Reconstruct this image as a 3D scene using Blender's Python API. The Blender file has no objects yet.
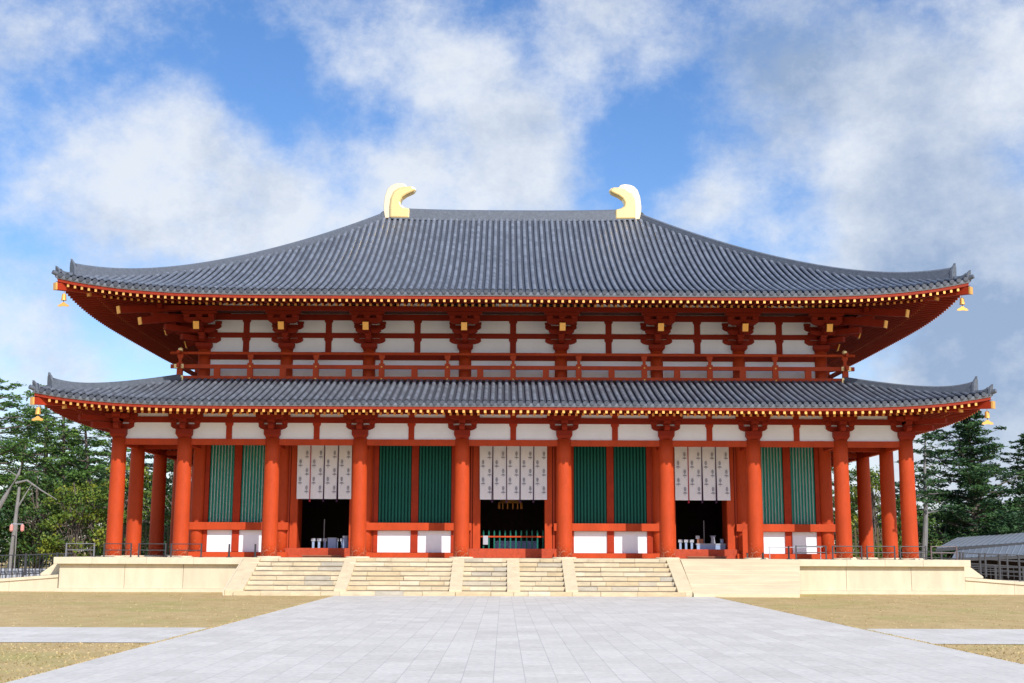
import bpy, math, random
from mathutils import Vector, Matrix
R=random.Random(7)
rad=math.radians
scn=bpy.context.scene; COL=scn.collection

# ------------------------------------------------------------------ mesh builder
class MB:
    def __init__(s): s.v=[];s.f=[];s.m=[];s.t=[];s.uv=None
    def face(s,idx,mi=0,t=0.5): s.f.append(tuple(idx));s.m.append(mi);s.t.append(t)
    def quad(s,a,b,c,d,mi=0,t=0.5):
        n=len(s.v);s.v+= [a,b,c,d];s.face((n,n+1,n+2,n+3),mi,t)
    def box(s,x0,x1,y0,y1,z0,z1,mi=0,t=0.5,dz=(0,0)):
        # dz: extra z at the y0 and the y1 end (a sheared box for rafters)
        if x0>x1:x0,x1=x1,x0
        if y0>y1:y0,y1=y1,y0;dz=(dz[1],dz[0])
        n=len(s.v);a,b=dz
        s.v+=[(x0,y0,z0+a),(x1,y0,z0+a),(x1,y1,z0+b),(x0,y1,z0+b),(x0,y0,z1+a),(x1,y0,z1+a),(x1,y1,z1+b),(x0,y1,z1+b)]
        for q in((0,3,2,1),(4,5,6,7),(0,1,5,4),(1,2,6,5),(2,3,7,6),(3,0,4,7)): s.face([n+i for i in q],mi,t)
    def beam(s,p,q,w,h,mi=0,t=0.5,up=(0,0,1)):
        p=Vector(p);q=Vector(q);d=(q-p).normalized();r=d.cross(Vector(up)).normalized();u=r.cross(d)
        n=len(s.v)
        for c in(p,q):
            for a,b in((-1,-1),(1,-1),(1,1),(-1,1)): s.v.append(tuple(c+r*(a*w/2)+u*(b*h/2)))
        for f in((0,3,2,1),(4,5,6,7),(0,1,5,4),(1,2,6,5),(2,3,7,6),(3,0,4,7)): s.face([n+i for i in f],mi,t)
    def tube(s,pts,rs,seg=10,mi=0,t=0.5,cap=True):
        n0=len(s.v);P=[Vector(p) for p in pts]
        for i,p in enumerate(P):
            d=(P[min(i+1,len(P)-1)]-P[max(i-1,0)]).normalized()
            ref=Vector((0,0,1)) if abs(d.z)<.9 else Vector((1,0,0))
            a=d.cross(ref).normalized();b=a.cross(d)
            for k in range(seg):
                w=2*math.pi*k/seg
                s.v.append(tuple(p+(a*math.cos(w)+b*math.sin(w))*rs[i]))
        for i in range(len(P)-1):
            for k in range(seg):
                k2=(k+1)%seg
                s.face((n0+i*seg+k,n0+i*seg+k2,n0+(i+1)*seg+k2,n0+(i+1)*seg+k),mi,t)
        if cap:
            s.face([n0+k for k in range(seg)][::-1],mi,t)
            s.face([n0+(len(P)-1)*seg+k for k in range(seg)],mi,t)
    def prism(s,poly,axis,a0,a1,mi=0,t=0.5):
        # poly: 2D outline; axis 'x': (y,z), axis 'y': (x,z), axis 'z': (x,y)
        n=len(s.v);N=len(poly)
        def P(p,a): return {'x':(a,p[0],p[1]),'y':(p[0],a,p[1]),'z':(p[0],p[1],a)}[axis]
        for a in(a0,a1):
            for p in poly:s.v.append(P(p,a))
        s.face(range(n,n+N),mi,t);s.face([n+N+i for i in range(N)][::-1],mi,t)
        for i in range(N):
            j=(i+1)%N;s.face((n+i,n+N+i,n+N+j,n+j),mi,t)
def obj(name,mb,mats,parent=None,smooth=False,bevel=0,fix=False):
    me=bpy.data.meshes.new(name);me.from_pydata(mb.v,[],mb.f)
    if not isinstance(mats,(list,tuple)):mats=[mats]
    for m in mats:me.materials.append(m)
    if len(mats)>1:me.polygons.foreach_set('material_index',mb.m)
    if smooth:me.polygons.foreach_set('use_smooth',[True]*len(me.polygons))
    at=me.attributes.new('tint','FLOAT','FACE');at.data.foreach_set('value',mb.t)
    if mb.uv:
        uvl=me.uv_layers.new(name='UVMap')
        flat=[]
        for f in mb.f:
            for i in f: flat+=list(mb.uv[i])
        uvl.data.foreach_set('uv',flat)
    if fix:
        import bmesh
        b=bmesh.new();b.from_mesh(me);bmesh.ops.recalc_face_normals(b,faces=b.faces);b.to_mesh(me);b.free()
    me.update()
    o=bpy.data.objects.new(name,me);COL.objects.link(o)
    if bevel:
        mod=o.modifiers.new('edge','BEVEL');mod.width=bevel;mod.segments=2;mod.limit_method='ANGLE';mod.angle_limit=rad(40)
    if parent is not None:attach(o,parent)
    return o
def attach(o,parent):
    o.parent=parent
    w=Vector((0,0,0));p=parent
    while p is not None:
        w+=p.location;p=p.parent
    if WORLDMESH[0]: o.location=-w
WORLDMESH=[True]   # True: meshes hold world coordinates; False: meshes hold coordinates local to their parent
def tag(o,label=None,cat=None,group=None,kind=None):
    if label:o['label']=label
    if cat:o['category']=cat
    if group:o['group']=group
    if kind:o['kind']=kind
    return o
def empty(name,loc,label,cat,group=None):
    o=bpy.data.objects.new(name,None);COL.objects.link(o);o.location=loc;o.empty_display_size=.2
    return tag(o,label,cat,group)
def kids(o): return [c for c in bpy.data.objects if c.parent==o]
def dup(o,parent=None,loc=None,rz=None,label=None):
    c=o.copy();COL.objects.link(c)
    if parent is not None:c.parent=parent
    if loc is not None:c.location=loc
    if rz is not None:c.rotation_euler=(0,0,rz)
    if label:c['label']=label
    for k in kids(o):
        if k is not c: dup(k,c)
    return c

# ------------------------------------------------------------------ materials
def mat(name,col,rough=.6,metal=0,var=.12,scale=3,bump=0,bscale=30,tint=None,spec=.5,coat=0,stretch=(1,1,1)):
    m=bpy.data.materials.new(name);m.use_nodes=True;nt=m.node_tree;N=nt.nodes;L=nt.links
    b=N['Principled BSDF'];b.inputs['Roughness'].default_value=rough;b.inputs['Metallic'].default_value=metal
    b.inputs['Specular IOR Level'].default_value=spec;b.inputs['Coat Weight'].default_value=coat
    tc=N.new('ShaderNodeTexCoord');mp=N.new('ShaderNodeMapping');mp.inputs['Scale'].default_value=stretch
    L.new(tc.outputs['Object'],mp.inputs['Vector'])
    n=N.new('ShaderNodeTexNoise');n.inputs['Scale'].default_value=scale;n.inputs['Detail'].default_value=6;n.inputs['Roughness'].default_value=.65
    L.new(mp.outputs['Vector'],n.inputs['Vector'])
    mr=N.new('ShaderNodeMapRange');mr.inputs['From Min'].default_value=.3;mr.inputs['From Max'].default_value=.7
    mr.inputs['To Min'].default_value=1-var;mr.inputs['To Max'].default_value=1+var
    L.new(n.outputs['Fac'],mr.inputs['Value'])
    last=mr.outputs['Result']
    if tint:
        a=N.new('ShaderNodeAttribute');a.attribute_name='tint'
        cr=N.new('ShaderNodeValToRGB');cr.color_ramp.elements[0].color=(*tint[0],1);cr.color_ramp.elements[1].color=(*tint[-1],1)
        for i,c in enumerate(tint[1:-1]):
            e=cr.color_ramp.elements.new((i+1)/(len(tint)-1));e.color=(*c,1)
        L.new(a.outputs['Fac'],cr.inputs['Fac']);base=cr.outputs['Color']
    else:
        rgb=N.new('ShaderNodeRGB');rgb.outputs[0].default_value=(*col,1);base=rgb.outputs[0]
    vm=N.new('ShaderNodeVectorMath');vm.operation='SCALE'
    L.new(base,vm.inputs[0]);L.new(last,vm.inputs['Scale']);L.new(vm.outputs['Vector'],b.inputs['Base Color'])
    if bump:
        n2=N.new('ShaderNodeTexNoise');n2.inputs['Scale'].default_value=bscale;n2.inputs['Detail'].default_value=4
        L.new(mp.outputs['Vector'],n2.inputs['Vector'])
        bp=N.new('ShaderNodeBump');bp.inputs['Strength'].default_value=bump;bp.inputs['Distance'].default_value=.02
        L.new(n2.outputs['Fac'],bp.inputs['Height']);L.new(bp.outputs['Normal'],b.inputs['Normal'])
    return m
M={}
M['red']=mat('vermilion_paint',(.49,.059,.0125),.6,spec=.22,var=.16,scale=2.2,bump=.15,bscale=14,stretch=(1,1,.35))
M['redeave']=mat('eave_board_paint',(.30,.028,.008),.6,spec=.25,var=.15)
def worn(m):
    nt=m.node_tree;N=nt.nodes;L=nt.links;b=N['Principled BSDF'];src=b.inputs['Base Color'].links[0].from_socket
    tc=N.new('ShaderNodeTexCoord');sx=N.new('ShaderNodeSeparateXYZ');L.new(tc.outputs['Object'],sx.inputs[0])
    n=N.new('ShaderNodeTexNoise');n.inputs['Scale'].default_value=11;n.inputs['Detail'].default_value=7;L.new(tc.outputs['Object'],n.inputs['Vector'])
    mr=N.new('ShaderNodeMapRange');mr.inputs['From Min'].default_value=0;mr.inputs['From Max'].default_value=1.0;mr.inputs['To Min'].default_value=.20;mr.inputs['To Max'].default_value=-.05;L.new(sx.outputs['Z'],mr.inputs['Value'])
    ad=N.new('ShaderNodeMath');ad.operation='ADD';L.new(n.outputs['Fac'],ad.inputs[0]);L.new(mr.outputs[0],ad.inputs[1])
    m2=N.new('ShaderNodeMapRange');m2.inputs['From Min'].default_value=.68;m2.inputs['From Max'].default_value=.76;m2.inputs['To Max'].default_value=.55;L.new(ad.outputs[0],m2.inputs['Value'])
    mx=N.new('ShaderNodeMix');mx.data_type='RGBA';L.new(m2.outputs[0],mx.inputs['Factor']);L.new(src,mx.inputs['A']);mx.inputs['B'].default_value=(.62,.36,.26,1)
    L.new(mx.outputs['Result'],b.inputs['Base Color'])
worn(M['red'])
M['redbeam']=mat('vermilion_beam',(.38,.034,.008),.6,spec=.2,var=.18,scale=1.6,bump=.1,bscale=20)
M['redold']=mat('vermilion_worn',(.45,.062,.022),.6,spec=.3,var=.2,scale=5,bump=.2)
M['redshade']=mat('shaded_vermilion',(.26,.021,.006),.65,spec=.2,var=.14,scale=2)  # darker red for under-eave parts; their shade is put into the colour
M['reddoor']=mat('red_boards',(.38,.042,.010),.55,spec=.25,var=.14,scale=1.5,stretch=(6,6,.3))
M['white']=mat('white_plaster',(.87,.90,.95),.8,var=.045,scale=1.1,bump=.1,bscale=40)
M['gold']=mat('gilt_metal',(1.0,.52,.13),.38,metal=.5,var=.06)
M['gilt']=mat('gilt_bronze',(.95,.70,.30),.35,metal=.5,var=.03)
M['fingold']=mat('pale_gilt',(.90,.76,.50),.4,metal=.35,var=.02)
M['tilecap']=mat('ridge_tile',(.12,.138,.17),.42,var=.22,scale=7,bump=.3,bscale=25)
M['tileedge']=mat('eave_edge',(.36,.37,.38),.6,var=.1)
M['green']=mat('green_lattice',(.004,.125,.085),.55,var=.08,scale=1,spec=.25)
M['greenlight']=mat('pale_green_lattice',(.010,.23,.165),.6,var=.1,scale=1,spec=.25)  # lighter green for the outer windows, blending in their pale bar sides
M['latside']=mat('pale_lattice_side',(.88,.92,.88),.7,var=.05)
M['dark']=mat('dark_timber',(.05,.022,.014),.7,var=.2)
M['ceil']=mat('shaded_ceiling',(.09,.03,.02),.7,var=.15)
M['stone']=mat('cream_stone',(.67,.58,.42),.8,var=.12,scale=1.6,bump=.3,bscale=18,stretch=(1,1,.22))
M['stonecap']=mat('cream_coping',(.68,.595,.43),.78,var=.11,scale=1.7,bump=.25,bscale=25)
M['slab']=mat('stair_slab',(.67,.56,.37),.85,var=.12,scale=2.2,bump=.3,bscale=25)
M['joint']=mat('stone_joint',(.20,.155,.10),.9,var=.25)
M['step']=mat('stair_stone',(.6,.5,.34),.85,var=.17,scale=3.2,bump=.5,bscale=15,tint=[(.46,.42,.34),(.62,.51,.33),(.67,.56,.38),(.60,.475,.29),(.70,.62,.46)],stretch=(.6,1,2.2))
M['board']=mat('pale_cover_board',(.69,.58,.385),.8,var=.12,scale=1.1,bump=.2,stretch=(.5,1,4))
M['steel']=mat('grey_steel',(.06,.062,.07),.5,metal=.4,var=.1)
M['steellight']=mat('light_steel',(.22,.23,.24),.45,metal=.4,var=.08)
M['brownmetal']=mat('bronze_rail',(.13,.10,.10),.5,metal=.3,var=.1)
M['black']=mat('black_iron',(.022,.024,.03),.5,var=.1)
M['cloth']=mat('white_cloth',(.88,.88,.92),.9,var=.03,scale=5)
M['mark']=mat('printed_grey',(.36,.36,.42),.9,var=.1)
M['violet']=mat('violet_ribbon',(.07,.02,.07),.8,var=.1)
M['crimson']=mat('crimson_ribbon',(.45,.02,.05),.8,var=.1)
M['bluewhite']=mat('blue_white_cloth',(.32,.42,.62),.7,var=.1)
M['offwhite']=mat('off_white_paint',(.40,.43,.49),.6,var=.06)
M['bark']=mat('pine_bark',(.15,.12,.10),.9,var=.3,scale=6,bump=.6,bscale=12,stretch=(1,1,.3))
M['barkpale']=mat('grey_bark',(.23,.22,.215),.9,var=.25,scale=6,bump=.4,bscale=12,stretch=(1,1,.3))
M['pine']=mat('pine_needles',(0,0,0),.6,var=.2,scale=.5,tint=[(.025,.075,.018),(.07,.15,.03),(.14,.24,.045)],spec=.3)
M['pinedark']=mat('dark_needles',(0,0,0),.6,var=.2,scale=.5,tint=[(.012,.042,.018),(.032,.082,.026),(.06,.13,.032)],spec=.3)
M['leafyel']=mat('yellow_green_leaves',(0,0,0),.55,var=.2,scale=.5,tint=[(.04,.09,.016),(.10,.16,.02),(.26,.27,.03)],spec=.3)
M['leafmid']=mat('broad_leaves',(0,0,0),.55,var=.2,scale=.5,tint=[(.02,.055,.014),(.05,.11,.022),(.11,.17,.03)],spec=.3)
M['metalroof']=mat('grey_metal_roof',(.20,.225,.255),.5,metal=.15,var=.12,scale=.6)
M['bamboo']=mat('weathered_slats',(.09,.075,.028),.8,var=.3,scale=5)
M['pink']=mat('pink_glass',(.75,.32,.28),.4,var=.05)
M['wood']=mat('brown_wood',(.28,.10,.05),.6,var=.2)
M['grass']=mat('dry_grass_blades',(0,0,0),.8,var=.2,scale=.4,tint=[(.44,.33,.15),(.50,.38,.19),(.54,.42,.22),(.33,.36,.12)],spec=.2)

def tile_mat():
    m=bpy.data.materials.new('roof_tile');m.use_nodes=True;nt=m.node_tree;N=nt.nodes;L=nt.links
    b=N['Principled BSDF'];b.inputs['Roughness'].default_value=.40
    uv=N.new('ShaderNodeUVMap');uv.uv_map='UVMap'
    sx=N.new('ShaderNodeSeparateXYZ');L.new(uv.outputs['UV'],sx.inputs[0])
    def ma(op,a,bv=None):
        n=N.new('ShaderNodeMath');n.operation=op
        for i,q in enumerate((a,bv)):
            if q is None:continue
            if isinstance(q,(int,float)):n.inputs[i].default_value=q
            else:L.new(q,n.inputs[i])
        return n.outputs[0]
    sv=ma('DIVIDE',sx.outputs['Y'],.36)
    fl=ma('FLOOR',sv);fr=ma('FRACT',sv);row=ma('FLOOR',ma('MULTIPLY',sx.outputs['X'],2))
    cb=N.new('ShaderNodeCombineXYZ');L.new(fl,cb.inputs[0]);L.new(row,cb.inputs[1])
    wn=N.new('ShaderNodeTexWhiteNoise');wn.noise_dimensions='3D';L.new(cb.outputs[0],wn.inputs['Vector'])
    nz=N.new('ShaderNodeTexNoise');nz.inputs['Scale'].default_value=.35;nz.inputs['Detail'].default_value=5
    tc=N.new('ShaderNodeTexCoord');L.new(tc.outputs['Object'],nz.inputs['Vector'])
    k=ma('ADD',ma('MULTIPLY',wn.outputs['Value'],.45),.72)
    k=ma('MULTIPLY',k,ma('ADD',ma('MULTIPLY',nz.outputs['Fac'],.35),.85))
    jt=ma('SUBTRACT',1,ma('MULTIPLY',ma('GREATER_THAN',fr,.93),.45))
    k=ma('MULTIPLY',k,jt)
    vm=N.new('ShaderNodeVectorMath');vm.operation='SCALE';vm.inputs[0].default_value=(.165,.188,.23)
    L.new(k,vm.inputs['Scale']);L.new(vm.outputs['Vector'],b.inputs['Base Color'])
    rr=ma('ADD',ma('MULTIPLY',wn.outputs['Value'],.2),.42);L.new(rr,b.inputs['Roughness'])
    bp=N.new('ShaderNodeBump');bp.inputs['Strength'].default_value=.5;bp.inputs['Distance'].default_value=.03
    L.new(fr,bp.inputs['Height']);L.new(bp.outputs['Normal'],b.inputs['Normal'])
    return m
M['tile']=tile_mat()
M['tiledisc_panshade']=mat('tile_end_and_pan_shade',(.062,.072,.095),.6,var=.3,scale=9)  # dark end discs; on the pans it stands for shade between rows

def ground_mat():
    m=bpy.data.materials.new('dry_lawn');m.use_nodes=True;nt=m.node_tree;N=nt.nodes;L=nt.links
    b=N['Principled BSDF'];b.inputs['Roughness'].default_value=.95;b.inputs['Specular IOR Level'].default_value=.1
    tc=N.new('ShaderNodeTexCoord')
    def noise(sc,det=5,st=(1,1,1)):
        mp=N.new('ShaderNodeMapping');mp.inputs['Scale'].default_value=st;L.new(tc.outputs['Object'],mp.inputs[0])
        n=N.new('ShaderNodeTexNoise');n.inputs['Scale'].default_value=sc;n.inputs['Detail'].default_value=det;n.inputs['Roughness'].default_value=.7
        L.new(mp.outputs[0],n.inputs['Vector']);return n.outputs['Fac']
    c1=N.new('ShaderNodeValToRGB');c1.color_ramp.elements[0].position=.3;c1.color_ramp.elements[1].position=.7
    c1.color_ramp.elements[0].color=(.42,.30,.135,1);c1.color_ramp.elements[1].color=(.58,.44,.225,1)
    L.new(noise(1.3,12,(1,.6,1)),c1.inputs['Fac'])
    c2=N.new('ShaderNodeValToRGB');c2.color_ramp.elements[0].position=.50;c2.color_ramp.elements[1].position=.72
    c2.color_ramp.elements[0].color=(0,0,0,1);c2.color_ramp.elements[1].color=(.8,.8,.8,1)
    L.new(noise(.22,7,(1,.8,1)),c2.inputs['Fac'])
    mx=N.new('ShaderNodeMix');mx.data_type='RGBA';mx.inputs['B'].default_value=(.33,.34,.10,1)
    L.new(c2.outputs['Color'],mx.inputs['Factor']);L.new(c1.outputs['Color'],mx.inputs['A'])
    L.new(mx.outputs['Result'],b.inputs['Base Color'])
    bp=N.new('ShaderNodeBump');bp.inputs['Strength'].default_value=.25;bp.inputs['Distance'].default_value=.02
    L.new(noise(14,6),bp.inputs['Height']);L.new(bp.outputs['Normal'],b.inputs['Normal'])
    return m
M['lawn']=ground_mat()
def paving_mat():
    m=bpy.data.materials.new('granite_paving');m.use_nodes=True;nt=m.node_tree;N=nt.nodes;L=nt.links
    b=N['Principled BSDF'];b.inputs['Roughness'].default_value=.8;b.inputs['Specular IOR Level'].default_value=.25
    tc=N.new('ShaderNodeTexCoord');mp=N.new('ShaderNodeMapping');mp.inputs['Rotation'].default_value=(0,0,rad(90));mp.inputs['Location'].default_value=(0,.1,0)
    L.new(tc.outputs['Object'],mp.inputs[0])
    br=N.new('ShaderNodeTexBrick');br.inputs['Scale'].default_value=1;br.inputs['Brick Width'].default_value=1.0;br.inputs['Row Height'].default_value=.46
    br.inputs['Mortar Size'].default_value=.008;br.inputs['Mortar Smooth'].default_value=.3;br.inputs['Bias'].default_value=0
    br.inputs['Color1'].default_value=(.61,.582,.53,1);br.inputs['Color2'].default_value=(.685,.655,.60,1);br.inputs['Mortar'].default_value=(.49,.47,.44,1)
    L.new(mp.outputs[0],br.inputs['Vector'])
    n=N.new('ShaderNodeTexNoise');n.inputs['Scale'].default_value=.5;n.inputs['Detail'].default_value=9;n.inputs['Roughness'].default_value=.72;L.new(tc.outputs['Object'],n.inputs['Vector'])
    n3=N.new('ShaderNodeTexNoise');n3.inputs['Scale'].default_value=9;n3.inputs['Detail'].default_value=6;L.new(tc.outputs['Object'],n3.inputs['Vector'])
    ad=N.new('ShaderNodeMath');ad.operation='ADD';L.new(n.outputs['Fac'],ad.inputs[0]);L.new(n3.outputs['Fac'],ad.inputs[1])
    mr=N.new('ShaderNodeMapRange');mr.inputs['From Min'].default_value=.7;mr.inputs['From Max'].default_value=1.3;mr.inputs['To Min'].default_value=.84;mr.inputs['To Max'].default_value=1.1
    L.new(ad.outputs[0],mr.inputs['Value'])
    vm=N.new('ShaderNodeVectorMath');vm.operation='SCALE';L.new(br.outputs['Color'],vm.inputs[0]);L.new(mr.outputs[0],vm.inputs['Scale'])
    L.new(vm.outputs[0],b.inputs['Base Color'])
    bp=N.new('ShaderNodeBump');bp.inputs['Strength'].default_value=.3;bp.inputs['Distance'].default_value=.01;L.new(n3.outputs['Fac'],bp.inputs['Height']);L.new(bp.outputs['Normal'],b.inputs['Normal'])
    return m
M['paving']=paving_mat()

# ------------------------------------------------------------------ setting: ground, paths
g=MB();g.quad((-700,-200,0),(700,-200,0),(700,1200,0),(-700,1200,0));tag(obj('ground',g,M['lawn']),kind='structure')
XL,XR=-7.38,8.28
p=MB();p.quad((XL,-90,.012),(XR,-90,.012),(XR,-5.75,.012),(XL,-5.75,.012));tag(obj('path',p,M['paving']),kind='structure')
p=MB();p.quad((-70,-32.6,.008),(XL+.5,-32.6,.008),(XL+.5,-27.6,.008),(-70,-27.6,.008));tag(obj('path_west',p,M['paving']),kind='structure')
p=MB();p.quad((XR-.5,-32.3,.008),(80,-32.3,.008),(80,-27.2,.008),(XR-.5,-27.2,.008));tag(obj('path_east',p,M['paving']),kind='structure')
# short dry grass on the lawns
gr=MB()
def blades(n,x0,x1,y0,y1,h):
    for i in range(n):
        x=R.uniform(x0,x1);y=R.uniform(y0,y1);a=R.uniform(0,math.pi);w=R.uniform(.006,.014)*1.6;hh=h*R.uniform(.4,1.1)
        gx=math.sin(x*.35+1.3)*math.sin(y*.5)+.5*math.sin(x*1.1+y*.7)
        t=min(1,max(0,R.random()*.75+(.35 if gx>.75 and R.random()<.45 else 0)))
        n0=len(gr.v);lx=R.uniform(-.03,.03);ly=R.uniform(-.03,.03)
        gr.v+=[(x-w*math.cos(a),y-w*math.sin(a),0),(x+w*math.cos(a),y+w*math.sin(a),0),(x+lx,y+ly,hh)]
        gr.face((n0,n0+1,n0+2),0,t)
blades(5000,-15.5,XL-.02,-41,-32.7,.028);blades(5000,XR+.02,16.5,-40,-32.4,.028)
blades(1500,-19,XL-.02,-27.5,-15,.028);blades(1500,XR+.02,20,-27.1,-15,.028)
blades(1500,-27,XL-.02,-15,-2,.035);blades(1500,XR+.02,27,-15,-2,.035)
for e in(XL,XR):
    blades(3500,e-.05 if e<0 else e-.02,e+.02 if e<0 else e+.05,-41,-6,.04)
tag(obj('grass',gr,M['grass']),'short dry tan grass with green tufts on both lawns','grass',kind='stuff')

# ------------------------------------------------------------------ podium
PZ=1.52
pod=empty('stone_podium',(0,-1.7,0),'long cream stone podium under the red hall, with a projecting coping','podium')
b=MB();b.box(-20.08,20.08,-1.58,24,0,1.22);obj('core',b,M['joint'],pod)
b=MB()
x=-20.15
while x<20.1:
    w=min(R.choice([2.9,3.4,2.6,3.7]),20.15-x)
    if 20.15-(x+w)<1:w=20.15-x
    b.box(x+.008,x+w-.008,-1.66,-1.55,.16,1.22);x+=w
for sx in(-1,1):
    y=-1.54
    while y<24: b.box(sx*20.06,sx*20.16,y+.008,y+3.1,.16,1.22);y+=3.12
obj('facing',b,M['stone'],pod,bevel=.006)
b=MB();b.box(-20.26,20.26,-1.78,-1.55,0,.155);b.box(-20.26,-20.0,-1.54,24,0,.155);b.box(20.0,20.26,-1.54,24,0,.155);obj('base_course',b,M['stonecap'],pod,bevel=.01)
b=MB()
x=-20.36
while x<20.3:
    w=min(R.choice([1.7,2.1,2.4]),20.36-x)
    if 20.36-(x+w)<.6:w=20.36-x
    b.box(x+.003,x+w-.003,-1.88,-.6,1.225,PZ);x+=w
b.box(-20.36,-19,-.595,24,1.225,PZ);b.box(19,20.36,-.595,24,1.225,PZ)
obj('coping',b,M['stonecap'],pod,bevel=.012)
b=MB();b.box(-18.99,18.99,-.59,24,1.2,PZ-.004);obj('floor_slab',b,M['stonecap'],pod)

# stairs
st=empty('stone_stairs',(-2,-5.6,0),'wide weathered cream stone stairs with six sloping ramp slabs, middle of the podium','stairs')
NS=8;rise=PZ/NS;run=.53;SY=-5.68
def block_row(mb,x0,x1,y0,y1,z0,z1):
    x=x0
    while x<x1-.02:
        w=R.uniform(.55,1.7)
        if x1-(x+w)<.4:w=x1-x
        j=R.uniform(-.014,.014);t=R.choice([.22,.3,.4,.5,.55,.65,.75,.85,.95]) if R.random()>.13 else R.uniform(0,.12)
        dz=R.choice([0,0,0,-.006,-.012]);g0=R.choice([.002,.003,.006,.012])
        mb.box(x+g0,x+w-g0,y0+j,y1,z0+R.choice([.0,.001,.002,.006]),z1+dz,0,t);x+=w
edges=[-11.55,-7.18,-2.41,0,2.41,7.1,7.39]
for i in range(6):
    mb=MB()
    for k in range(NS):
        x0,x1=edges[i],edges[i+1]
        block_row(mb,x0,x1,SY+k*run,SY+k*run+run+.12 if k<NS-1 else -1.9,k*rise,(k+1)*rise)
    obj('stair_flight',mb,M['step'],st,bevel=.005)
mb=MB();mb.prism([(-5.5,0),(-1.9,0),(-1.9,1.40),(-5.5,.10)],'x',-11.5,7.38);obj('fill',mb,M['joint'],st)
for x,w in((-11.55,.74),(-7.18,.52),(-2.41,.52),(0,.54),(2.41,.52),(7.1,.60)):
    s0=SY+.1;o=.055
    poly=[(s0,.0),(s0,rise+o),(SY+7*run+.12,PZ+.008),(-1.885,PZ+.008),(-1.885,1.2)]
    mb=MB();mb.prism(poly,'x',x-w/2,x+w/2,0,.5);obj('ramp_slab',mb,M['slab'],st,bevel=.01,fix=True)
mb=MB();mb.prism([(SY-.02,0),(-1.885,0),(-1.885,PZ-.02),(SY+7*run,PZ-.02),(SY-.02,rise)],'x',-11.98,-11.93);obj('side_slab',mb,M['stone'],st,fix=True)
# boarded cover right of the stairs: lapped boards laid over the steps
cv=empty('boarded_slope',(9.8,-5.7,0),'smooth pale boarded slope covering the right end of the stairs','step cover')
WB=[0,.12,.27,.39,.54,.66,.82,.92,1.0]
def cvp(t): return (SY-.08+(SY*-1-1.90)*t+.0, .12+(PZ-.115)*t, 11.80+.92*t)
for k in range(8):
    ya,za,xa=cvp(WB[k]);yb,zb,xb=cvp(WB[k+1]);mb=MB();o_=.02*(k%2)
    mb.v=[(7.42,ya,za-.10),(xa+.0,ya,za-.10),(xb,yb,zb-.10),(7.42,yb,zb-.10),(7.42,ya-.012,za+.012),(xa,ya-.012,za+.012),(xb,yb,zb),(7.42,yb,zb)]
    for q in((0,3,2,1),(4,5,6,7),(0,1,5,4),(1,2,6,5),(2,3,7,6),(3,0,4,7)): mb.face(q)
    obj('board',mb,M['board'],cv)
mb=MB();mb.box(7.42,11.79,SY-.10,SY-.05,0,.125);obj('foot_board',mb,M['board'],cv)
ya,za,xa=cvp(0);yb,zb,xb=cvp(1)
mb=MB();mb.v=[(xa-.03,ya,0),(xa-.03,ya,za-.01),(xb-.03,yb,zb-.02),(xb-.03,yb,0),(xa-.10,ya,0),(xa-.10,ya,za-.01),(xb-.10,yb,zb-.02),(xb-.10,yb,0)]
for q in((0,3,2,1),(4,5,6,7),(0,1,5,4),(1,2,6,5),(2,3,7,6),(3,0,4,7)): mb.face(q)
obj('side_board',mb,M['board'],cv,fix=True)

# ------------------------------------------------------------------ the hall
YC=11.19
hall=empty('temple_hall',(0,0,PZ),'huge two-roofed vermilion temple hall with dark tiled roofs and gold roof-ridge tails','temple')
HALL=hall
XO=[-18.3,-15.25,-11.18,-7.11,-2.37,2.37,7.11,11.18,15.25,18.3]
XI=XO[1:-1]
YO=[0,3.05,7.12,11.19,15.26,19.33,22.38]
YI=YO[1:-1]

def lift_fn(amp,L,H):
    def f(e,s):
        if e>=L:return 0.
        return amp*(1-max(e,0)/L)**4*max(0,1-s/H)**1.0
    return f
class Roof: pass
def make_roof_spec(xh,ye,z0,a,c,smax,amp,L,H,thick,board,flyc,base_s,base_top,bslope,s_end):
    r=Roof();r.xh=xh;r.dh=YC-ye;r.z0=z0;r.a=a;r.c=c;r.smax=smax;r.lift=lift_fn(amp,L,H)
    r.Z=lambda e,s:z0+a*s+c*s*s+r.lift(e,s)
    r.thick=thick;r.board=board;r.fly=flyc;r.bs=base_s;r.bt=base_top;r.bk=bslope;r.send=s_end
    return r
UP=make_roof_spec(20.90,-2.33,13.48,.323,.0148,13.52,.74,13,16,.12,.17,.17,1.40,13.235,.28,5.35)
LO=make_roof_spec(21.40,-2.87,8.33,.28,.0075,5.15,.55,11,9,.11,.16,.16,1.30,8.06,.25,5.85)
def T(r,side,a,s,z):
    if side==0:return(a,YC-r.dh+s,z)
    if side==1:return(-r.xh+s,YC-a,z)
    if side==2:return(r.xh-s,YC+a,z)
    return(-a,YC+r.dh-s,z)
def half(r,side): return r.xh if side in(0,3) else r.dh
PITCH=.318
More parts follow.
